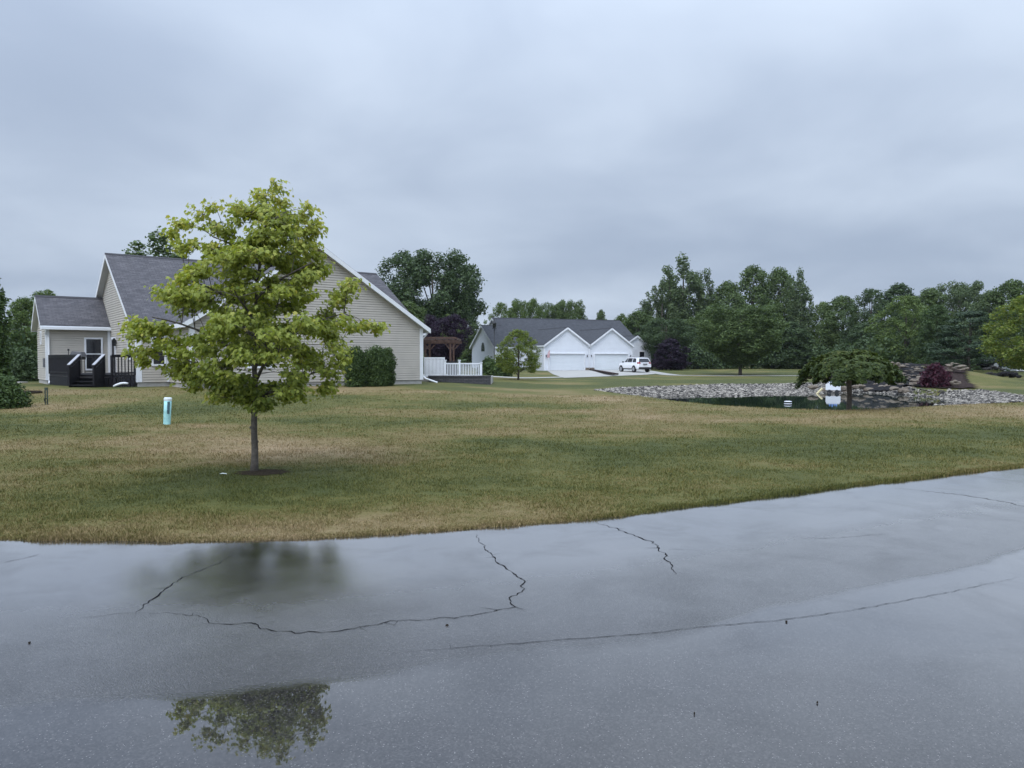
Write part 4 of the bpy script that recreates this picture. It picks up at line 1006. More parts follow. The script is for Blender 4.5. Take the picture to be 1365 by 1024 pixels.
# clipped arborvitae beside the beige house, other shrubs
def shrub(name, px, base, top, wpx, d, mat, label, cat='shrub', group=None, shape='dome', size=.09, per=900, seed=1, dep=1.0):
    x = X(px, d); z = float(H(x, d)); h = (base - top) / F * d; w = wpx / F * d; rs = np.random.RandomState(seed)
    cl = []; n = 46 if shape != 'cone' else 90
    for i in range(n):
        t = (i + .5) / n; a = i * 2.4
        if shape == 'column': pr = min(1, (1 - t) * 6 + .45) ** .5 * (.95 + .05 * math.sin(i)); r = w * .24
        elif shape == 'cone': pr = min(1, (1 - t) * 3.2 + .16) ** .8; r = w * (.3 - .16 * t)
        else: pr = math.sqrt(max(.05, 1 - t ** 2)); r = w * .2
        rad = max(0, w / 2 * pr - r * .8) * (rs.uniform(.75, 1.0) if i % 3 else rs.uniform(.1, .7))
        cl.append((rad * math.cos(a), rad * math.sin(a) * dep, h * (.03 + .97 * t) - r * .55 * t, r, r, r * (1.1 if shape != 'dome' else .85)))
    o = empty(name, (x, d, z), 0, label, cat, group)
    me = crown_mesh('foliage', cl, per, size, rs, up=.2, shell=.55, elong=2.0); link('foliage', me, M[mat], o)
    s = MB(); s.tube([(0, 0, -.2), (0, 0, h * .3), (.02, 0, h * .7)], [w * .05, w * .04, w * .02], 6); s.build('stem', M['bark'], o)
    return o
GA = 'clipped arborvitae in a row'
shrub('arborvitae', 474, 516, 465, 36, 37.3, 'cedar', 'left clipped column arborvitae against the beige gable wall, half behind the maple', 'shrub', GA, 'column', .055, 2600, 1)
shrub('arborvitae', 501, 516, 465.5, 38, 37.8, 'cedar', 'middle and widest clipped arborvitae against the beige gable wall', 'shrub', GA, 'column', .055, 2600, 2)
shrub('arborvitae', 516, 515, 466, 26, 38.6, 'cedar', 'right and slimmest clipped arborvitae against the beige gable wall', 'shrub', GA, 'column', .055, 2800, 3)
shrub('column_conifer', -7, 522, 360, 40, 31, 'cedar', 'tall narrow dark conifer cut by the left edge of the picture', 'conifer', None, 'cone', .1, 900, 4)
shrub('bush', 2, 543, 502, 76, 25.2, 'cedar', 'low spreading dark green bush at the left edge of the lawn', 'bush', None, 'dome', .07, 1100, 5)
shrub('bush', 33, 508, 464, 46, 47, 'maple_dark', 'dark green bush behind the left end of the annex', 'bush', None, 'dome', .12, 500, 6)
shrub('bush', 84, 505, 460, 40, 54, 'maple_dark', 'tall dark bush hidden behind the annex of the beige house', 'bush', None, 'dome', .14, 400, 7)
HG = 'clipped dark bushes before the white house'
shrub('bush', 651, 500, 478, 34, 72, 'cedar', 'left dark clipped bush under the street lamp', 'bush', HG, 'dome', .16, 320, 8)
shrub('bush', 668, 501, 479, 36, 71, 'cedar', 'right dark clipped bush behind the small lawn tree', 'bush', HG, 'dome', .16, 320, 9)
shrub('burning_bush', 1247, 516, 486, 44, 42.5, 'maroon', 'round maroon bush on the brown mulch beside the waterfall', 'bush', None, 'dome', .1, 800, 10)

# patio with white fence and pergola at the right end of the beige house
def patio():
    d = 46.0; x0, x1 = X(566, d), X(642, d); zf = .58
    o = empty('patio', (x0, d, 0), 0, 'raised patio with a dark block front at the right end of the beige house', 'patio')
    def L(px, dd=d): return X(px, dd) - x0
    m = MB(); m.box2((-.3, .3, .1), (L(655), 4.2, zf)); m.build('patio_floor', M['concrete'], o)
    m = MB(); m.box2((L(571, 45), -.95, .1), (L(654, 45), -.55, .6)); m.box2((L(571, 45) - .03, -.98, .602), (L(654, 45) + .03, -.5, .68)); m.build('block_wall', M['dark_block'], o)
    o2 = empty('fence', (x0, d, zf), 0, 'white vinyl fence with a solid privacy panel and a lower picket part', 'fence')
    m = MB(); xa, xb = L(565.5), L(593)
    n = 15
    for i in range(n): m.box2((xa + (xb - xa) * (i + .1) / n, -.012, .06), (xa + (xb - xa) * (i + .9) / n, .012, 1.1))
    m.build('privacy_panel', M['white_fence'], o2)
    m = MB(); m.box2((xa, -.03, 1.102), (xb, .03, 1.18)); m.build('panel_rail', M['white_fence'], o2); m = MB(); m.box2((xa, -.03, .0), (xb, .03, .07)); m.build('panel_rail', M['white_fence'], o2)
    m = MB(); a, b = L(594.2), L(642); m.box2((a, -.03, .05), (b, .03, .12)); m.build('bottom_rail', M['white_fence'], o2); m = MB(); m.box2((a, -.04, .76), (b, .04, .84)); m.build('top_rail', M['white_fence'], o2)
    m = MB(); n = 22
    for i in range(1, n): t = a + (b - a) * i / n; m.box2((t - .024, -.018, .121), (t + .024, .018, .758))
    m.build('picket', M['white_fence'], o2)
    for px, hgt in ((593.6, .98), (612.5, .98), (641.5, .84)):
        m = MB(); t = L(px); m.box2((t - .055, -.058, 0), (t + .055, .058, hgt)); m.box2((t - .085, -.085, hgt + .001), (t + .085, .085, hgt + .05)); m.build('fence_post', M['white_fence'], o2)
    p = empty('pergola', (x0, d + 1.2, zf), 0, 'brown wooden pergola over the patio behind the white fence', 'pergola')
    dd = d + 1.2
    def PX(px): return X(px, dd) - x0
    zt = CAMZ + (480 - 449.5) / F * dd - zf; zb = CAMZ + (480 - 457) / F * dd - zf
    for px in (567, 600.5):
        for yy in (0, 2.6):
            m = MB(); t = PX(px); m.box2((t - .055, yy - .055, 0), (t + .055, yy + .055, zb)); m.build('post', M['pergola'], p)
            m = MB(); 
            for s in (-1, 1): m.bar((t + s * .05, yy, zb - .38), (t + s * .38, yy, zb + .0), .06, .07)
            m.build('brace', M['pergola'], p)
    for yy in (-.09, .04, 2.51, 2.64): m = MB(); m.box2((PX(562), yy, zb), (PX(612), yy + .05, zb + .16)); m.build('beam', M['pergola'], p)
    n = 6
    for i in range(n): m = MB(); t = PX(563.5) + (PX(610) - PX(563.5)) * i / (n - 1); m.box2((t - .022, -.45, zb + .162), (t + .022, 3.05, zt - .05)); m.build('rafter', M['pergola'], p)
    for i in range(4): m = MB(); yy = -.4 + 3.4 * i / 3; m.box2((PX(562.5), yy - .02, zt - .048), (PX(608), yy + .02, zt)); m.build('slat', M['pergola'], p)
    tb_ = empty('patio_table', (X(603, d + .8), d + .8, zf), 0, 'dark topped table or grill just above the picket fence rail', 'table')
    m = MB(); m.box2((-.34, -.3, .88), (.34, .3, .94)); m.build('table_top', M['black_metal'], tb_)
    m = MB(); m.box2((-.28, -.25, 0), (.28, .25, .879)); m.build('table_base', M['black_metal'], tb_)
patio()

# ------------------------------------------------------------------ white duplex
P2 = R(22)
def ww(a, b, z=0.0): return Vector((3.96 + a * math.cos(P2) - b * math.sin(P2), 95.0 + a * math.sin(P2) + b * math.cos(P2), z))
def white_house():
    h = empty('house', (3.96, 95.0, 0), P2, 'white duplex with two garage gables and a charcoal roof beyond the pond', 'house')
    ZG = .22; ZT = 3.38; b0 = 5.0; pit = .62; S = M['shingle_dark']; wv = M['white_siding']
    w = MB()
    def sd(org, ax, n, poly): siding(w, org, ax, n, poly, .16, .02)
    def pent(W_, zr, zt=ZT): return [(0, ZG), (W_, ZG), (W_, zt), (W_ / 2, zr), (0, zt)]
    WG = 6.3; zr1 = ZT + pit * 3.15 * 1.12
    for a in (0.0, 6.32): sd((a, 0, 0), (1, 0, 0), (0, -1, 0), pent(WG, zr1))
    sd((0, 0, 0), (0, 1, 0), (-1, 0, 0), [(0, ZG), (b0, ZG), (b0, ZT), (0, ZT)]); sd((12.62, 0, 0), (0, 1, 0), (1, 0, 0), [(0, ZG), (b0, ZG), (b0, ZT), (0, ZT)])
    sd((-4.6, b0, 0), (1, 0, 0), (0, -1, 0), [(0, ZG), (21.5, ZG), (21.5, ZT), (0, ZT)])
    DB = 9.0; zr2 = ZT + .6 * 4.5
    sd((-4.6, b0, 0), (0, 1, 0), (-1, 0, 0), pent(DB, zr2))
    DM = 12.8; zr3 = ZT + .6 * 6.4
    sd((-2.37, b0, 0), (0, 1, 0), (-1, 0, 0), pent(DM, zr3))
    sd((17.0, b0, 0), (0, 1, 0), (1, 0, 0), pent(DM, zr3))
    # entry gable at the right
    sd((12.66, 2.6, 0), (1, 0, 0), (0, -1, 0), pent(4.4, ZT + pit * 2.2)); sd((17.06, 2.6, 0), (0, 1, 0), (1, 0, 0), [(0, ZG), (2.4, ZG), (2.4, ZT), (0, ZT)])
    w.build('siding_wall', wv, h)
    f = MB(); f.box2((.02, .02, -.3), (12.6, b0, ZG - .004)); f.box2((-4.58, b0 + .02, -.3), (16.98, b0 + DM, ZG - .008)); f.box2((12.68, 2.62, -.3), (17.04, b0, ZG - .012)); f.build('foundation', M['concrete'], h)
    gable_roof(h, 0, -2.37, 17.0, b0, b0 + DM, zr3, ZT, S, .35, .3)
    gable_roof(h, 0, -4.6, -2.0, b0, b0 + DB, zr2, ZT - .004, S, .35, .3, over_g2=0)
    for a in (0.0, 6.32): gable_roof(h, 1, 0, b0 + 4.2, a, a + WG, zr1, ZT, S, .12, .3, over_g2=0)
    gable_roof(h, 1, 2.6, b0 + 2.5, 12.66, 17.06, ZT + pit * 2.2, ZT - .006, S, .35, .25, over_g2=0)
    for a in (0.0, 6.32):
        dr = MB(); s = a + (WG - 4.88) / 2; n = 4
        for i in range(n): dr.box2((s, -.03, ZG + .02 + 2.13 * i / n), (s + 4.88, .02, ZG + 2.13 * (i + 1) / n - .004))
        g_ = dr.build('garage_door', M['garage_door'], h, bevel=.012)
        tr = MB(); tr.box2((s - .1, -.18, ZG), (s - .003, .02, ZG + 2.24)); tr.box2((s + 4.883, -.18, ZG), (s + 4.98, .02, ZG + 2.24)); tr.box2((s - .001, -.2, ZG + 2.145), (s + 4.881, .02, ZG + 2.238)); tr.build('door_frame', M['white'], g_)
        for q in (s - .42, s + 5.3):
            lt = MB(); lt.box2((q - .05, -.15, 1.75 + ZG), (q + .05, -.03, 1.95 + ZG)); lt.prism([(q - .07, 1.951 + ZG), (q + .07, 1.951 + ZG), (q, 2.04 + ZG)], 1, -.17, -.02); lt.build('wall_lantern', M['grey_metal'], h)
    ds = MB(); ds.box2((6.26, -.1, ZG), (6.36, -.025, 3.0)); ds.build('downspout', M['white'], h)
    for (a, b) in ((-4.6, b0), (-.0, 0), (12.62, 0), (17.06, 2.6)): c = MB(); c.box2((a - .03 if a < 5 else a - .12, b - .03, ZG), (a + .12 if a < 5 else a + .03, b + .12, ZT - .05)); c.build('corner_board', M['white'], h)
    # arched louvre in the left gable end, windows
    ar = [(b0 + 4.5 + .62 * math.cos(t), 3.1 + .85 * math.sin(t)) for t in np.linspace(0, math.pi, 12)]
    m = MB(); m.prism(ar + [(b0 + 3.88, 2.75), (b0 + 5.12, 2.75)], 0, -4.65, -4.58); m.build('arched_window', M['glass'], h)
    window_part(h, (12.66, 2.6, 0), (1, 0, 0), (0, -1, 0), 2.62, 1.0, .75, 1.7)
    window_part(h, (-4.6, b0, 0), (1, 0, 0), (0, -1, 0), 1.2, 1.1, 1.4, 1.4)
    # stone plinths at the foot of the garage piers
    m = MB()
    for a in (5.72, 6.42): m.box2((a, -.3, .1), (a + .5, -.04, .62))
    m.build('stone_plinth', M['ledge'], h)
    m = MB(); m.box2((-3.3, b0 - .7, .1), (-.9, b0 - .1, .5)); m.build('plant_box', M['dark_block'], h)
white_house()
p = ww(-.02, -.12, 0); zc0 = 2.35
o = empty('flag', (p.x, p.y, 2.0), P2, 'small red and white flag on a slanted pole left of the first garage door', 'flag')
o.location = ww(.35, -.05, 2.25); o.scale = (.7, .7, .7)
m = MB(); m.tube([(0, 0, 0), (.25, -.75, 1.05)], .022, 6); m.build('pole', M['white'], o)
m = MB()
for i in range(7):
    x0_, x1_ = .2 - .06 * i, .2 - .06 * (i + 1)
    m.box2((x1_ + .09, -.62 + .012 * (i % 2), -.55 + .03 * (i % 3)), (x0_ + .09, -.6 + .012 * (i % 2), .85 - .12 * i), i % 2)
m.build('cloth', [M['red'], M['white']], o)

# driveway, lane, mulch strip
def sheet(name, pts, dz, mat, n=10):
    """quad strip draped on the ground; pts = list of (near, far) world xy pairs"""
    V = []; Fc = []
    K = 6
    L = []
    for i in range(len(pts) - 1):
        for k in range(n): 
            t = k / n; L.append((np.array(pts[i][0]) * (1 - t) + np.array(pts[i + 1][0]) * t, np.array(pts[i][1]) * (1 - t) + np.array(pts[i + 1][1]) * t))
    L.append((np.array(pts[-1][0]), np.array(pts[-1][1])))
    for a, b in L:
        for j in range(K + 1):
            q = a * (1 - j / K) + b * j / K; V.append((q[0], q[1], float(H(q[0], q[1])) + dz))
    r = len(L)
    me = np_mesh(name, V, grid_faces(r, K + 1), True)
    return tag(link(name, me, mat), kind='structure')
def gp_(px, py, z=0.0): return flat(px, py, z)
fa = [ww(a, -.05) for a in (.3, 6.3, 12.9)]
sheet('driveway', [(gp_(752, 503.5, .06), (fa[0].x, fa[0].y)), (gp_(810, 501.5, .06), (fa[1].x, fa[1].y)), (gp_(874, 498.5, .1), (fa[2].x + 1.0, fa[2].y))], .03, M['drive'])
sheet('path', [(gp_(560, 505.6), gp_(560, 504.4)), (gp_(655, 505.4), gp_(655, 504.2)), (gp_(700, 505), gp_(700, 503.9)), (gp_(770, 503.4), gp_(770, 502.3))], .025, M['drive'])
sheet('lane', [(gp_(866, 498.6), gp_(866, 497.2)), (gp_(880, 500.2), gp_(890, 499.3)), (gp_(900, 501.2), gp_(910, 500.6)), (gp_(960, 501.8), gp_(960, 501.2)), (gp_(1100, 501.8), gp_(1100, 501.2))], .025, M['drive'])
a_, b_ = ww(6.45, -.3), gp_(821, 500.3, .1)
m = MB(); m.bar((a_.x, a_.y, .36), (b_[0], b_[1], .22), .55, .16)
tag(m.build('mulch_strip', M['mulch'], None, bevel=.04), 'narrow dark mulch strip dividing the two driveways', 'mulch bed')
# street lamp
p = P(659, 500, 75); gz = float(H(p.x, p.y)); zt = CAMZ + (480 - 425.5) / F * 75 - gz
o = empty('street_lamp', (p.x, p.y, gz), 0, 'black lamp post with a lantern before the left gable of the white house', 'street lamp')
m = MB(); m.tube([(0, 0, -.1), (0, 0, .5), (0, 0, .52), (0, 0, zt - .95)], [.11, .1, .065, .05], 10); m.build('pole', M['black_metal'], o, smooth=True)
m = MB(); m.tube([(0, 0, zt - .97), (0, 0, zt - .9)], .2, 8); m.tube([(0, 0, zt - .9), (0, 0, zt - .45)], [.13, .2], 6); m.build('lantern', M['glass'], o)
m = MB(); m.tube([(0, 0, zt - .45), (0, 0, zt - .38), (0, 0, zt - .1), (0, 0, zt)], [.27, .25, .06, .03], 8); m.build('lantern_cap', M['black_metal'], o)

# ------------------------------------------------------------------ cars
def car(loc, rz, paint, label, suv=True):
    o = empty('parked_car', loc, rz, label, 'car')
    Lh, Hh = 2.38, 1.68; wd = .92
    b = MB()
    prof = [(-2.36, .62), (-2.39, .80), (-2.33, 1.02), (1.02, 1.06), (1.55, 1.03), (2.08, .92), (2.32, .76), (2.37, .52), (2.3, .34)]
    # body: stations from the sill to the belt with a bulging flank
    levels = [(.34, .86), (.5, .915), (.78, .93), (1.02, .88)]
    st_x = [-2.36, -2.05, -1.5, -.6, .4, 1.05, 1.6, 2.05, 2.28, 2.38]
    topz = np.interp(st_x, [-2.4, -2.3, 1.02, 1.55, 2.08, 2.32, 2.4], [.86, 1.02, 1.06, 1.03, .92, .78, .66])
    wsc = np.interp(st_x, [-2.4, -2.1, 1.8, 2.1, 2.4], [.86, 1, 1, .93, .72])
    ring = []
    for x_, tz, ws in zip(st_x, topz, wsc):
        r = []
        for z_, w_ in levels: zz = .34 + (z_ - .34) / .68 * (tz - .34); r.append((x_, w_ * ws, zz))
        ring.append(r + [(x_, w_ * .55 * ws, tz + .025)] + [(x_, -w_ * .55 * ws, tz + .025)] + [(q[0], -q[1], q[2]) for q in r[::-1]])
    n = len(ring[0])
    for i in range(len(ring) - 1):
        for k in range(n): b.face([ring[i][k], ring[i + 1][k], ring[i + 1][(k + 1) % n], ring[i][(k + 1) % n]])
    b.face(ring[0]); b.face(ring[-1][::-1])
    # greenhouse
    lo = [(-2.28, .86, 1.02), (-1.0, .885, 1.05), (.1, .885, 1.06), (1.1, .8, 1.05)]
    hi = [(-1.98, .66, 1.6), (-1.0, .70, 1.67), (.05, .69, 1.66), (.42, .62, 1.58)]
    G = [[p_, q_, (q_[0], -q_[1], q_[2]), (p_[0], -p_[1], p_[2])] for p_, q_ in zip(lo, hi)]
    for i in range(3):
        for k in range(4): b.face([G[i][k], G[i][(k + 1) % 4], G[i + 1][(k + 1) % 4], G[i + 1][k]])
    b.face(G[0][::-1]); b.face(G[3])
    b.build('body', paint, o, bevel=.05)
    def glassq(q, off):
        m_ = MB(); q = [Vector(v) for v in q]; nn = (q[1] - q[0]).cross(q[2] - q[0]).normalized() * off
        m_.face([v + nn for v in q]); m_.build('window', M['glass'], o)
    def on(i, j, t0, t1, u0, u1, s):
        a = Vector(lo[i]); b_ = Vector(lo[j]); c_ = Vector(hi[j]); d_ = Vector(hi[i])
        def pt(t, u): v = a.lerp(b_, t).lerp(d_.lerp(c_, t), u); return Vector((v.x, v.y * s, v.z))
        q = [pt(t0, u0), pt(t1, u0), pt(t1, u1), pt(t0, u1)]; return q if s > 0 else q[::-1]
    for s in (1, -1):
        for (i, j, t0, t1) in ((0, 1, .34, .93), (1, 2, .05, .95), (2, 3, .05, .8)):
            q = on(i, j, t0, t1, .12, .86, s); glassq(q, -.014 if (Vector(q[1]) - Vector(q[0])).cross(Vector(q[2]) - Vector(q[0])).y * s < 0 else .014)
    glassq([(-2.245, .74, 1.12), (-2.245, -.74, 1.12), (-2.03, -.58, 1.53), (-2.03, .58, 1.53)], .03)
    glassq([(1.02, -.7, 1.12), (1.02, .7, 1.12), (.5, .56, 1.52), (.5, -.56, 1.52)], .06)
    bp = MB(); bp.box2((-2.43, -.8, .34), (-2.2, .8, .56)); bp.box2((2.1, -.7, .3), (2.36, .7, .48)); bp.box2((-1.5, .84, .3), (1.4, .9, .42)); bp.box2((-1.5, -.9, .3), (1.4, -.84, .42)); bp.build('bumper', M['plastic'], o, bevel=.03)
    for s in (1, -1):
        t_ = MB(); t_.hexa([(-2.4, s * .62, .92), (-2.2, s * .9, .92), (-2.1, s * .88, .98), (-2.3, s * .6, .98), (-2.37, s * .62, 1.14), (-2.2, s * .885, 1.14), (-2.0, s * .86, 1.12), (-2.25, s * .6, 1.12)]); t_.build('tail_light', M['tail'], o)
        hl_ = MB(); hl_.hexa([(2.1, s * .55, .72), (2.36, s * .5, .72), (2.25, s * .78, .72), (2.05, s * .86, .72), (2.1, s * .55, .86), (2.3, s * .5, .83), (2.2, s * .76, .85), (2.03, s * .85, .88)]); hl_.build('headlight', M['rim'], o)
        mi = MB(); mi.box2((.78, s * .9, 1.08), (.92, s * 1.08, 1.22)); mi.build('side_mirror', M['plastic'], o, bevel=.02)
    pl = MB(); pl.box2((-2.425, -.26, .82), (-2.385, .26, .95)); pl.build('licence_plate', M['grey_metal'], o)
    rk = MB()
    for s in (1, -1): rk.tube([(-1.7, s * .6, 1.69), (-.9, s * .62, 1.73), (.1, s * .62, 1.72)], .02, 5)
    rk.build('roof_rail', M['grey_metal'], o)
    for x_ in (-1.43, 1.43):
        for s in (1, -1):
            ac = MB(); ac.tube([(x_, s * .80, .36), (x_, s * .935, .36)], .41, 20); ac.build('wheel_arch', M['plastic'], o)
            wh = empty('wheel', (x_, s * .84, .34)); wh.parent = o
            ty = MB(); ty.tube([(0, -s * .1, 0), (0, s * .06, 0), (0, s * .11, 0)], [.34, .34, .31], 20); ty.build('tyre', M['tyre'], wh)
            ri = MB(); ri.tube([(0, s * .1, 0), (0, s * .125, 0)], .235, 16); ri.build('rim', M['rim'], wh)
    return o
p = P(858, 498.3, 87.5)
c0 = Vector((p.x, p.y, 0)) + Vector((-math.sin(P2), math.cos(P2), 0)) * 1.9
car((c0.x - .1, c0.y, float(H(c0.x, c0.y)) + .04), P2 + math.pi / 2, M['paint_white'], 'white sport utility car parked on the driveway of the white house')
p = P(1340, 489, 74)
car((p.x, p.y, .75), R(178), M['paint_dark'], 'dark car standing under the yellow green tree at the right edge')

# ------------------------------------------------------------------ roadside marker and litter
p = P(222.5, 566, 18.8); gz = float(H(p.x, p.y))
o = empty('utility_post', (p.x, p.y, gz), 0, 'short faded teal plastic utility post leaning slightly in the lawn', 'utility post'); o.rotation_euler = (0, R(3), 0)
m = MB(); m.tube([(0, 0, -.1), (0, 0, 0), (0, 0, .3), (0, 0, .585)], [.083, .083, .085, .087], 16); m.build('tube', M['teal'], o, smooth=True)
m = MB(); m.tube([(0, 0, .586), (0, 0, .64), (0, 0, .66)], [.093, .093, .08], 16); m.build('cap', M['cap'], o)
m = MB(); m.tube([(.05, -.062, .27), (.05, -.062, .56)], [.032, .032], 8); m.build('warning_label', M['teal_label'], o)
p = P(298, 636.5, 10.45); m = MB(); m.tube([(-.05, 0, 0), (-.02, .01, .006), (.03, .0, .004), (.05, -.01, 0)], [.004, .007, .006, .003], 6)
tag(m.build('litter_scrap', M['cap'], None, loc=(p.x, p.y, float(H(p.x, p.y)) + .02)), 'small pale scrap lying in the grass left of the young maple trunk', 'litter')

for (px, py, a) in ((595, 838, .4), (929, 959, 1.2), (1095, 944, .2), (1052, 833, .7), (32, 862, 1.9)):
    q = g(px, py); s = .006 if py > 900 else .012; m = MB()
    m.hexa([(-s, -s * .3, .001), (s * .2, -s * .55, .001), (s, .1 * s, .001), (-.1 * s, s * .6, .001), (-s * .8, -s * .2, .007), (s * .2, -s * .4, .012), (s * .8, .1 * s, .006), (-.1 * s, s * .4, .01)])
    o = tag(m.build('leaf_scrap', M['soil'], None, loc=(q.x, q.y, .001)), 'small dark wet leaf scrap lying on the wet asphalt', 'leaf scrap', 'dark leaf scraps on the road'); o.rotation_euler = (0, 0, a)

# ------------------------------------------------------------------ pond: riprap, waterfall, box, float
def rock_mesh(seed, sub=2, flatz=.6, jit=.25):
    import bmesh
    bm = bmesh.new(); bmesh.ops.create_icosphere(bm, subdivisions=sub, radius=1.0); r = random.Random(seed)
    ax = [Vector((r.gauss(0, 1), r.gauss(0, 1), r.gauss(0, 1))).normalized() for _ in range(9)]; cut = [r.uniform(.6, .9) for _ in range(9)]
    for v in bm.verts:
        for a, c in zip(ax, cut):
            d = v.co.dot(a)
            if d > c: v.co -= a * (d - c) * .9
        v.co += Vector((r.gauss(0, 1), r.gauss(0, 1), r.gauss(0, 1))) * jit * .15; v.co.z *= flatz
    me = bpy.data.meshes.new('rock'); bm.to_mesh(me); bm.free(); me.update()
    return me
RK = [rock_mesh(i, 1 if i < 6 else 2, .62) for i in range(10)]
rsr = np.random.RandomState(12)
base = [(np.array([v.co for v in m_.vertices]), np.array([list(f.vertices) for f in m_.polygons])) for m_ in RK[:6]]
VV = []; FF = []; AT = []; nb = 0; cnt = 0
cand = np.stack([rsr.uniform(3.5, 26, 130000), rsr.uniform(26, 51, 130000)], -1)
dc, ic = poly_dist(cand[:, 0], cand[:, 1], CREST); dw, iw = poly_dist(cand[:, 0], cand[:, 1], WATER)
near = (cand[:, 1] < np.interp(cand[:, 0], [4, 6.6, 7.5, 12, 15.2, 17.4, 30], [40, 37, 29.5, 27, 29.8, 33.5, 33.5])) & (cand[:, 0] < 17.5)
inside = (ic & ((~iw) | (dw < .35)) & ~near) | ((~ic) & (dc < .12) & (cand[:, 1] > 39.6) & (cand[:, 0] < 20))
ok = inside & (cand[:, 1] < 52)
pts = cand[ok][:20000]
zz = H(pts[:, 0], pts[:, 1])
for (x_, y_), z_ in zip(pts, zz):
    bv, bf = base[rsr.randint(6)]; s = rsr.uniform(.03, .078) * (1.5 if rsr.rand() < .08 else 1)
    a = rsr.uniform(0, 6.28); ca_, sa_ = math.cos(a), math.sin(a); sc = np.array([s * rsr.uniform(.8, 1.5), s, s * rsr.uniform(.8, 1.3)])
    q = bv * sc; q = np.stack([q[:, 0] * ca_ - q[:, 1] * sa_, q[:, 0] * sa_ + q[:, 1] * ca_, q[:, 2]], -1) + np.array([x_, y_, z_ + .25 * s])
    VV.append(q); FF.append(bf + nb); nb += len(bv); AT += [rsr.rand() ** 1.2] * len(bf)
me = np_mesh('riprap', np.concatenate(VV), np.concatenate(FF), False, {'rnd': ('FACE', AT)})
tag(link('gravel', me, M['riprap']), 'pale grey riprap stones lining the far and right banks of the pond', 'gravel', kind='stuff')
# gravel underlay so no turf shows between the stones
GXX, GYY = np.meshgrid(np.arange(3.5, 27, .35), np.arange(26, 51, .35))
fl = []
dcc, icc = poly_dist(GXX, GYY, CREST); nearg = (GYY < np.interp(GXX, [4, 6.6, 7.5, 12, 15.2, 17.4, 30], [40, 37, 29.5, 27, 29.8, 33.5, 33.5])) & (GXX < 17.5)
okg = icc & ~nearg; fc = grid_faces(*GXX.shape); okf = okg.ravel()[fc].all(1)
me = np_mesh('gravel_bed', np.stack([GXX, GYY, H(GXX, GYY) + .02], -1).reshape(-1, 3), fc[okf], True)
tag(link('gravel_bed', me, M['dark_stone']), kind='structure')
# mulch on the waterfall mound
MU = [(1196, 519), (1290, 519.5), (1288, 508), (1296, 498), (1328, 487.5)]
MUP = [(22.6, 41.2), (24.0, 40.4), (25.5, 41.2), (27.1, 45.2), (30.2, 50.3), (33.5, 56), (31, 60), (28, 60), (26.9, 50), (24.6, 45), (22.9, 42.0)]
ROCKP = [(23.0, 42.0), (24.8, 45), (27.1, 50), (28.2, 60), (21.4, 57), (20.6, 50.5), (20.3, 46), (20.7, 43.8)]
GXX, GYY = np.meshgrid(np.arange(19, 35, .4), np.arange(39, 61, .4)); dm_, im_ = poly_dist(GXX, GYY, MUP)
fc = grid_faces(*GXX.shape); okf = im_.ravel()[fc].all(1)
me = np_mesh('mulch_bed', np.stack([GXX, GYY, H(GXX, GYY) + .05 + .05 * fbm(GXX * 2, GYY * 2, 2)], -1).reshape(-1, 3), fc[okf], True)
tag(link('mulch_bed', me, M['mulch']), kind='structure')
GXX, GYY = np.meshgrid(np.arange(18, 29, .3), np.arange(41, 61, .3)); dm_, im_ = poly_dist(GXX, GYY, ROCKP)
fc = grid_faces(*GXX.shape); okf = im_.ravel()[fc].all(1)
me = np_mesh('rock_bed', np.stack([GXX, GYY, H(GXX, GYY) + .06 + .12 * fbm(GXX * 2.5, GYY * 2.5, 3)], -1).reshape(-1, 3), fc[okf], False)
tag(link('rock_bed', me, M['dark_stone']), kind='structure')
# boulders and ledges: each stone a thing of its own
def stone(px, py, d, w, h, mat, label, group, flatness=None, seed=0, z=None, rz=None):
    x = X(px, d); zc2 = CAMZ + (480 - py) / F * d
    me = RK[6 + seed % 4]; key = (me.name, mat)
    if key not in CMESH: c = me.copy(); c.materials.clear(); c.materials.append(M[mat]); CMESH[key] = c
    o = bpy.data.objects.new('ledge_stone' if mat == 'ledge' else 'boulder', CMESH[key]); COL.objects.link(o)
    o.location = (x, d, zc2); o.scale = (w / 2, w / 2 * .75, h / 2 / .6); o.rotation_euler = (0, 0, rz if rz is not None else random.uniform(-.35, .35)); return tag(o, label, 'rock', group)
rq = random.Random(21)
LG = 'flat tan ledge stones of the pond waterfall'
tiers = [(489.0, 49.5, 1206, 1232, 4), (494.2, 48.0, 1203, 1230, 4), (500.5, 46.6, 1198, 1228, 5), (505.5, 45.4, 1196, 1225, 5), (511.0, 44.4, 1190, 1214, 4)]
for (py, d, a, b, n) in tiers:
    for i in range(n):
        px = a + (b - a) * (i + .5) / n + rq.uniform(-1.5, 1.5)
        stone(px, py + rq.uniform(-.6, .6), d + rq.uniform(-.15, .15), (b - a) / n / F * d * 1.05, .06, 'ledge', 'flat tan ledge stone in a step of the pond waterfall', LG, seed=rq.randrange(4))
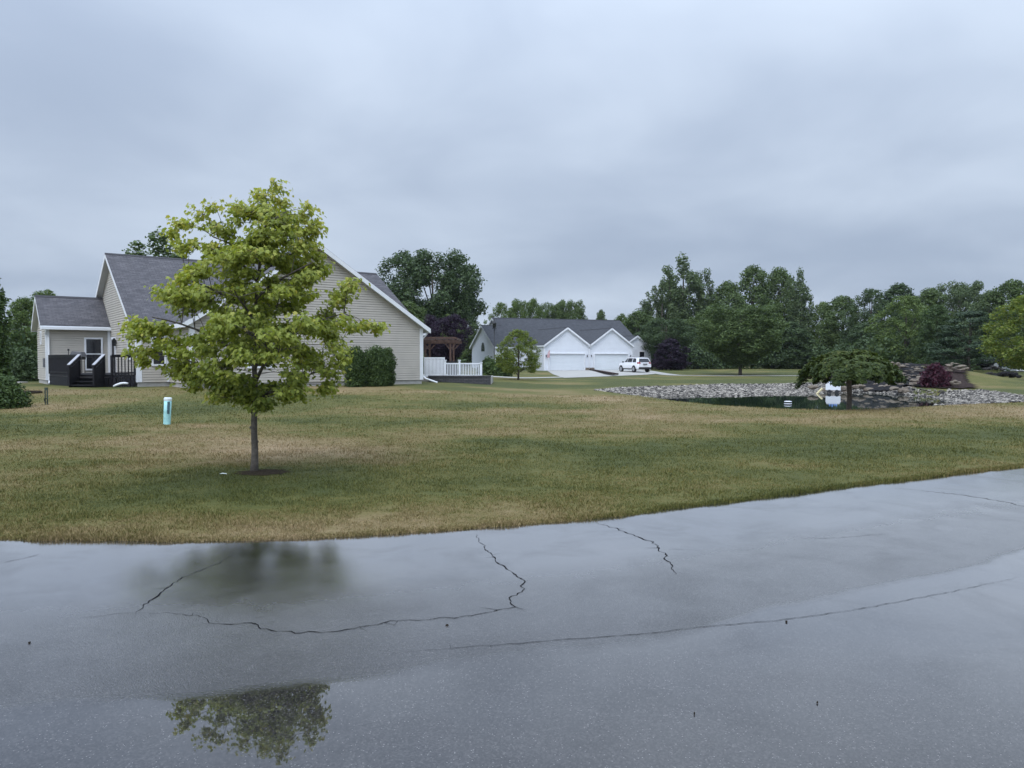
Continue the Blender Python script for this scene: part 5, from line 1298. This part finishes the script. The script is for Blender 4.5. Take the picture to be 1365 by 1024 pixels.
# dark rock face under each step
m = MB()
for (py, d, a, b, n) in tiers:
    z1 = CAMZ + (480 - py) / F * d - .03; m.box2((X(a - 2, d), d + .25, -.4), (X(b + 2, d), d + 1.6, z1))
o = tag(m.build('waterfall_step', M['dark_stone'], None, bevel=.06), 'dark wet rock steps of the waterfall behind the pond', 'waterfall')
for (py, d, a, b, n) in tiers[2:]:
    m = MB(); z1 = CAMZ + (480 - py) / F * d; m.box2((X(a + 4, d), d + .1, z1 - .55), (X(b - 6, d), d + .16, z1 - .04)); m.build('falling_water', M['glass'], o)
PG = 'pale boulders piled at the left of the waterfall'
for (px, py, w, h) in ((1187, 484.5, .5, .35), (1194, 485.5, .75, .3), (1199, 488.5, .85, .28), (1192, 490.5, .7, .25), (1197, 493, .6, .22), (1203, 487, .5, .3), (1190, 497, .45, .25), (1194, 501, .4, .2)):
    for _ in range(3): stone(px + rq.uniform(-3, 3), py + rq.uniform(-1.5, 1.5), 49 + rq.uniform(-.6, .6), w * rq.uniform(.45, .7), h * rq.uniform(.4, .7), 'ledge', 'pale boulder in the pile left of the waterfall steps', PG, seed=rq.randrange(4))
PG = 'pale slabs piled at the right of the waterfall'
for (px, py, w, h) in ((1268, 487, .8, .25), (1278, 488.5, .9, .28), (1285, 491, .6, .3), (1272, 491.5, .9, .25), (1266, 494, .7, .22), (1280, 493.5, .7, .22), (1273, 485, .55, .22)):
    for _ in range(3): stone(px + rq.uniform(-4, 4), py + rq.uniform(-1.2, 1.2), 47.6 + rq.uniform(-.5, .5), w * rq.uniform(.45, .7), h * rq.uniform(.4, .65), 'ledge', 'pale slab in the pile right of the maroon bush', PG, seed=rq.randrange(4))
PG = 'tan stones stepping down to the pond right of the waterfall'
for i in range(14):
    t = i / 13; px = 1226 - 20 * t + rq.uniform(-5, 5); py = 504 + 17 * t + rq.uniform(-1.2, 1.2)
    stone(px, py, 44.6 - 2.4 * t, rq.uniform(.3, .5), rq.uniform(.15, .26), 'ledge', 'tan stone stepping down to the pond between waterfall and maroon bush', PG, seed=rq.randrange(4))
PG = 'pale stones clustered below the maroon bush'
for (px, py) in ((1268, 510), (1273, 508.5), (1278, 510.5), (1271, 511.8), (1276, 512)):
    stone(px, py, 41.8, .3, .18, 'ledge', 'pale stone in the small cluster right of the maroon bush', PG, seed=rq.randrange(4))
PG = 'boulders along the water edge'
for (px, py) in ((1084, 516), (1099, 521), (1124, 518), (1128, 522.3), (1140, 516), (1148, 514.5), (1158, 519), (1168, 520), (1176, 517), (1184, 521), (1192, 518), (1200, 520.5), (1208, 522)):
    stone(px, py, 44.6 if px < 1186 else 42.0, rq.uniform(.35, .7), rq.uniform(.2, .34), 'ledge', 'tan boulder at the far water edge below the waterfall', PG, seed=rq.randrange(4))
PG = 'rough stones covering the bank below the waterfall'
k_ = 0
while k_ < 95:
    x_, y_ = rq.uniform(20, 26.5), rq.uniform(42.3, 54); dq, iq = poly_dist([x_], [y_], ROCKP)
    if not iq[0]: continue
    k_ += 1; w_ = rq.uniform(.22, .55); zz_ = float(H(x_, y_)) + .1; dk_ = rq.random() < .5
    stone(CX + x_ / y_ * F, 480 - (zz_ - CAMZ) / y_ * F, y_, w_, w_ * rq.uniform(.35, .6), 'dark_stone' if dk_ else 'ledge', ('dark' if dk_ else 'tan') + ' rough stone on the bank between the weeping tree and the waterfall steps', PG, seed=rq.randrange(4))
PG = 'dark field stones in a row on the right lawn'
for i in range(13):
    t = i / 12; px = 1316 + 42 * t; stone(px + rq.uniform(-1, 1), 500 + rq.uniform(-1.6, 2), 68 + rq.uniform(-.5, .5), rq.uniform(.45, .8), rq.uniform(.35, .6), 'dark_stone' if t > .22 else 'riprap', 'dark field stone in the row on the right lawn' if t > .22 else 'pale grey stone at the left end of the dark stone row', PG, seed=rq.randrange(4))
PG = 'pale flat stones at the end of the mulch bed'
for (px, py) in ((1313, 492), (1318, 491.5), (1324, 489), (1329, 490.5), (1336, 492.5)):
    stone(px, py, 58, .5, .22, 'riprap', 'pale flat stone where the mulch bed meets the right lawn', PG, seed=rq.randrange(4))
# white box on dark round floats
d = 43.9; p = P(1110.5, 523.7, d); mpp = d / F
o = empty('pump_box', (p.x, d, ZW), R(-22), 'white box with a blue top on dark round floats at the far water edge', 'box')
m = MB(); m.prism([(-9.2 * mpp, .17), (9.2 * mpp, .17), (9.2 * mpp, .5), (7.8 * mpp, .62), (-7.8 * mpp, .62), (-9.2 * mpp, .5)], 1, -.1, .1); m.build('box', M['white_fence'], o, bevel=.015)
m = MB()
for i, (a, hh) in enumerate(((-.18, .12), (-.05, .18), (.07, .1), (.17, .14))): m.tube([(a, -.04 + .05 * (i % 2), .62), (a + .02, -.04 + .05 * (i % 2), .62 + hh)], [.05, .035], 8)
m.build('blue_top', M['blue'], o)
for a in (-.2, .2):
    m = MB(); m.tube([(a, -.13, .08), (a, .13, .08)], .12, 14); m.build('float', M['plastic'], o)
d = 43.2; a_, b_ = P(1088.5, 523.8, d), P(1097, 517.8, d)
m = MB(); m.bar((a_.x, d, ZW - .02), (b_.x, d + .1, b_.z), .12, .06)
tag(m.build('timber', M['yellow_wood'], None), 'pale timber slanting out of the pond left of the white box', 'timber')
d = 33.3; p = P(1050.3, 538, d); o = empty('pond_float', (p.x, d, ZW), 0, 'small black and white round float on the pond', 'float')
m = MB(); m.tube([(0, 0, -.03), (0, 0, .02)], [.165, .165], 18); m.build('lower_ring', M['white_fence'], o)
m = MB(); m.tube([(0, 0, .021), (0, 0, .085)], [.15, .15], 18); m.build('band', M['plastic'], o)
m = MB(); m.tube([(0, 0, .086), (0, 0, .105), (0, 0, .115)], [.165, .16, .11], 18); m.build('upper_ring', M['white_fence'], o)

# weeping mulberry on the near bank
def weeping():
    d = 25.0; x0 = X(1132.5, d); z0 = float(H(x0, d)); k = d / F; rs = np.random.RandomState(31)
    top = (547 - 467.5) * k; rx_ = 61 * k; low = (547 - 512) * k
    o = empty('weeping_tree', (x0, d, z0), 0, 'low umbrella shaped weeping tree on the near bank of the pond', 'tree')
    t = MB(); t.tube([(0, 0, -.15), (-.01, 0, .1), (.02, .01, .5), (-.02, 0, .95), (0, 0, 1.25)], [.11, .085, .075, .085, .06], 10)
    C = []; N = []
    for i in range(210):
        a = i * 2.39996 + rs.normal(0, .2); q = math.sqrt((i + .5) / 210) * rs.uniform(.85, 1.08); lump = 1 + .07 * math.sin(3 * a + 1) + .05 * math.sin(7 * a)
        rr_ = rx_ * q * lump
        zt_ = low + (top - low) * math.sqrt(max(0, 1 - (q * .96) ** 2)) * (1 + .05 * math.sin(5 * a + 3 * q)) + rs.normal(0, .03)
        ln = rs.uniform(.25, .55) * (1.0 if q > .5 else .6); zl = max(low - .1 + rs.uniform(-.06, .14), zt_ - ln)
        n = int(110 * (zt_ - zl) / .4) + 50
        for j in range(n):
            f = rs.rand(); oo = 1 + .12 * f * q
            C.append((rr_ * math.cos(a) * oo + rs.normal(0, .055), rr_ * math.sin(a) * oo + rs.normal(0, .055), zt_ + (zl - zt_) * f))
            N.append((math.cos(a) * (q + .2 * f) + rs.normal(0, .35), math.sin(a) * (q + .2 * f) + rs.normal(0, .35), .75 * (1 - f) + .25 + rs.normal(0, .2)))
        if i % 5 == 0: t.tube([(0, 0, 1.15), (rr_ * .4 * math.cos(a), rr_ * .4 * math.sin(a), zt_ * .5 + .68), (rr_ * .8 * math.cos(a), rr_ * .8 * math.sin(a), zt_ - .1), (rr_ * math.cos(a), rr_ * math.sin(a), zt_ - .25)], [.03, .022, .012, .005], 5)
    C = np.array(C); N = np.array(N); N /= np.linalg.norm(N, axis=1, keepdims=True)
    V, Fc = leaf_cloud(C, N, .07, rs, 1.7)
    f = np_mesh('crown', V, Fc, False, {'rnd': ('FACE', np.clip(.2 + .5 * (C[:, 2] - low) / (top - low) + rs.normal(0, .2, len(C)), 0, 1))})  # yellower leaves on top, shade painted into the colour of the lower ones
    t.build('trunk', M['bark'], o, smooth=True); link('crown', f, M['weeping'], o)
weeping()
# pale shed wall glimpsed at the right edge
p = P(1372, 490, 92); o = empty('shed', (p.x, p.y, .3), R(-12), 'pale building glimpsed under the yellow green tree at the right edge', 'shed')
m = MB(); siding(m, (-2.2, -2, 0), (1, 0, 0), (0, -1, 0), [(0, 0), (4.4, 0), (4.4, 1.9), (0, 1.9)], .2, .02); siding(m, (-2.2, -2, 0), (0, 1, 0), (-1, 0, 0), [(0, 0), (4, 0), (4, 1.9), (2, 3.1), (0, 1.9)], .2, .02); m.build('siding_wall', M['white_siding'], o)
gable_roof(o, 0, -2.2, 2.2, -2, 2, 3.1, 1.9, M['shingle'], .25, .2)
sheet('drive', [(gp_(1330, 489.6), gp_(1330, 487.0)), (gp_(1366, 489.4), gp_(1366, 486.8)), (gp_(1420, 489.2), gp_(1420, 486.6))], .03, M['drive'])

# ------------------------------------------------------------------ moist air
m = MB(); m.box2((-1500, -700, -1.6), (1500, 1900, 24.0))
hz = NT('moist_air'); hz.t.nodes.remove(hz.b)
vol = hz.n('ShaderNodeVolumePrincipled'); vol.inputs['Color'].default_value = (0.80, 0.88, 0.96, 1); vol.inputs['Density'].default_value = 0.0001; vol.inputs['Anisotropy'].default_value = 0.2
hz.l(vol.outputs[0], hz.o.inputs['Volume'])
tag(m.build('haze', hz.mat), 'thin moist haze softening the far trees', 'haze', kind='stuff')
SC.cycles.volume_bounces = 1
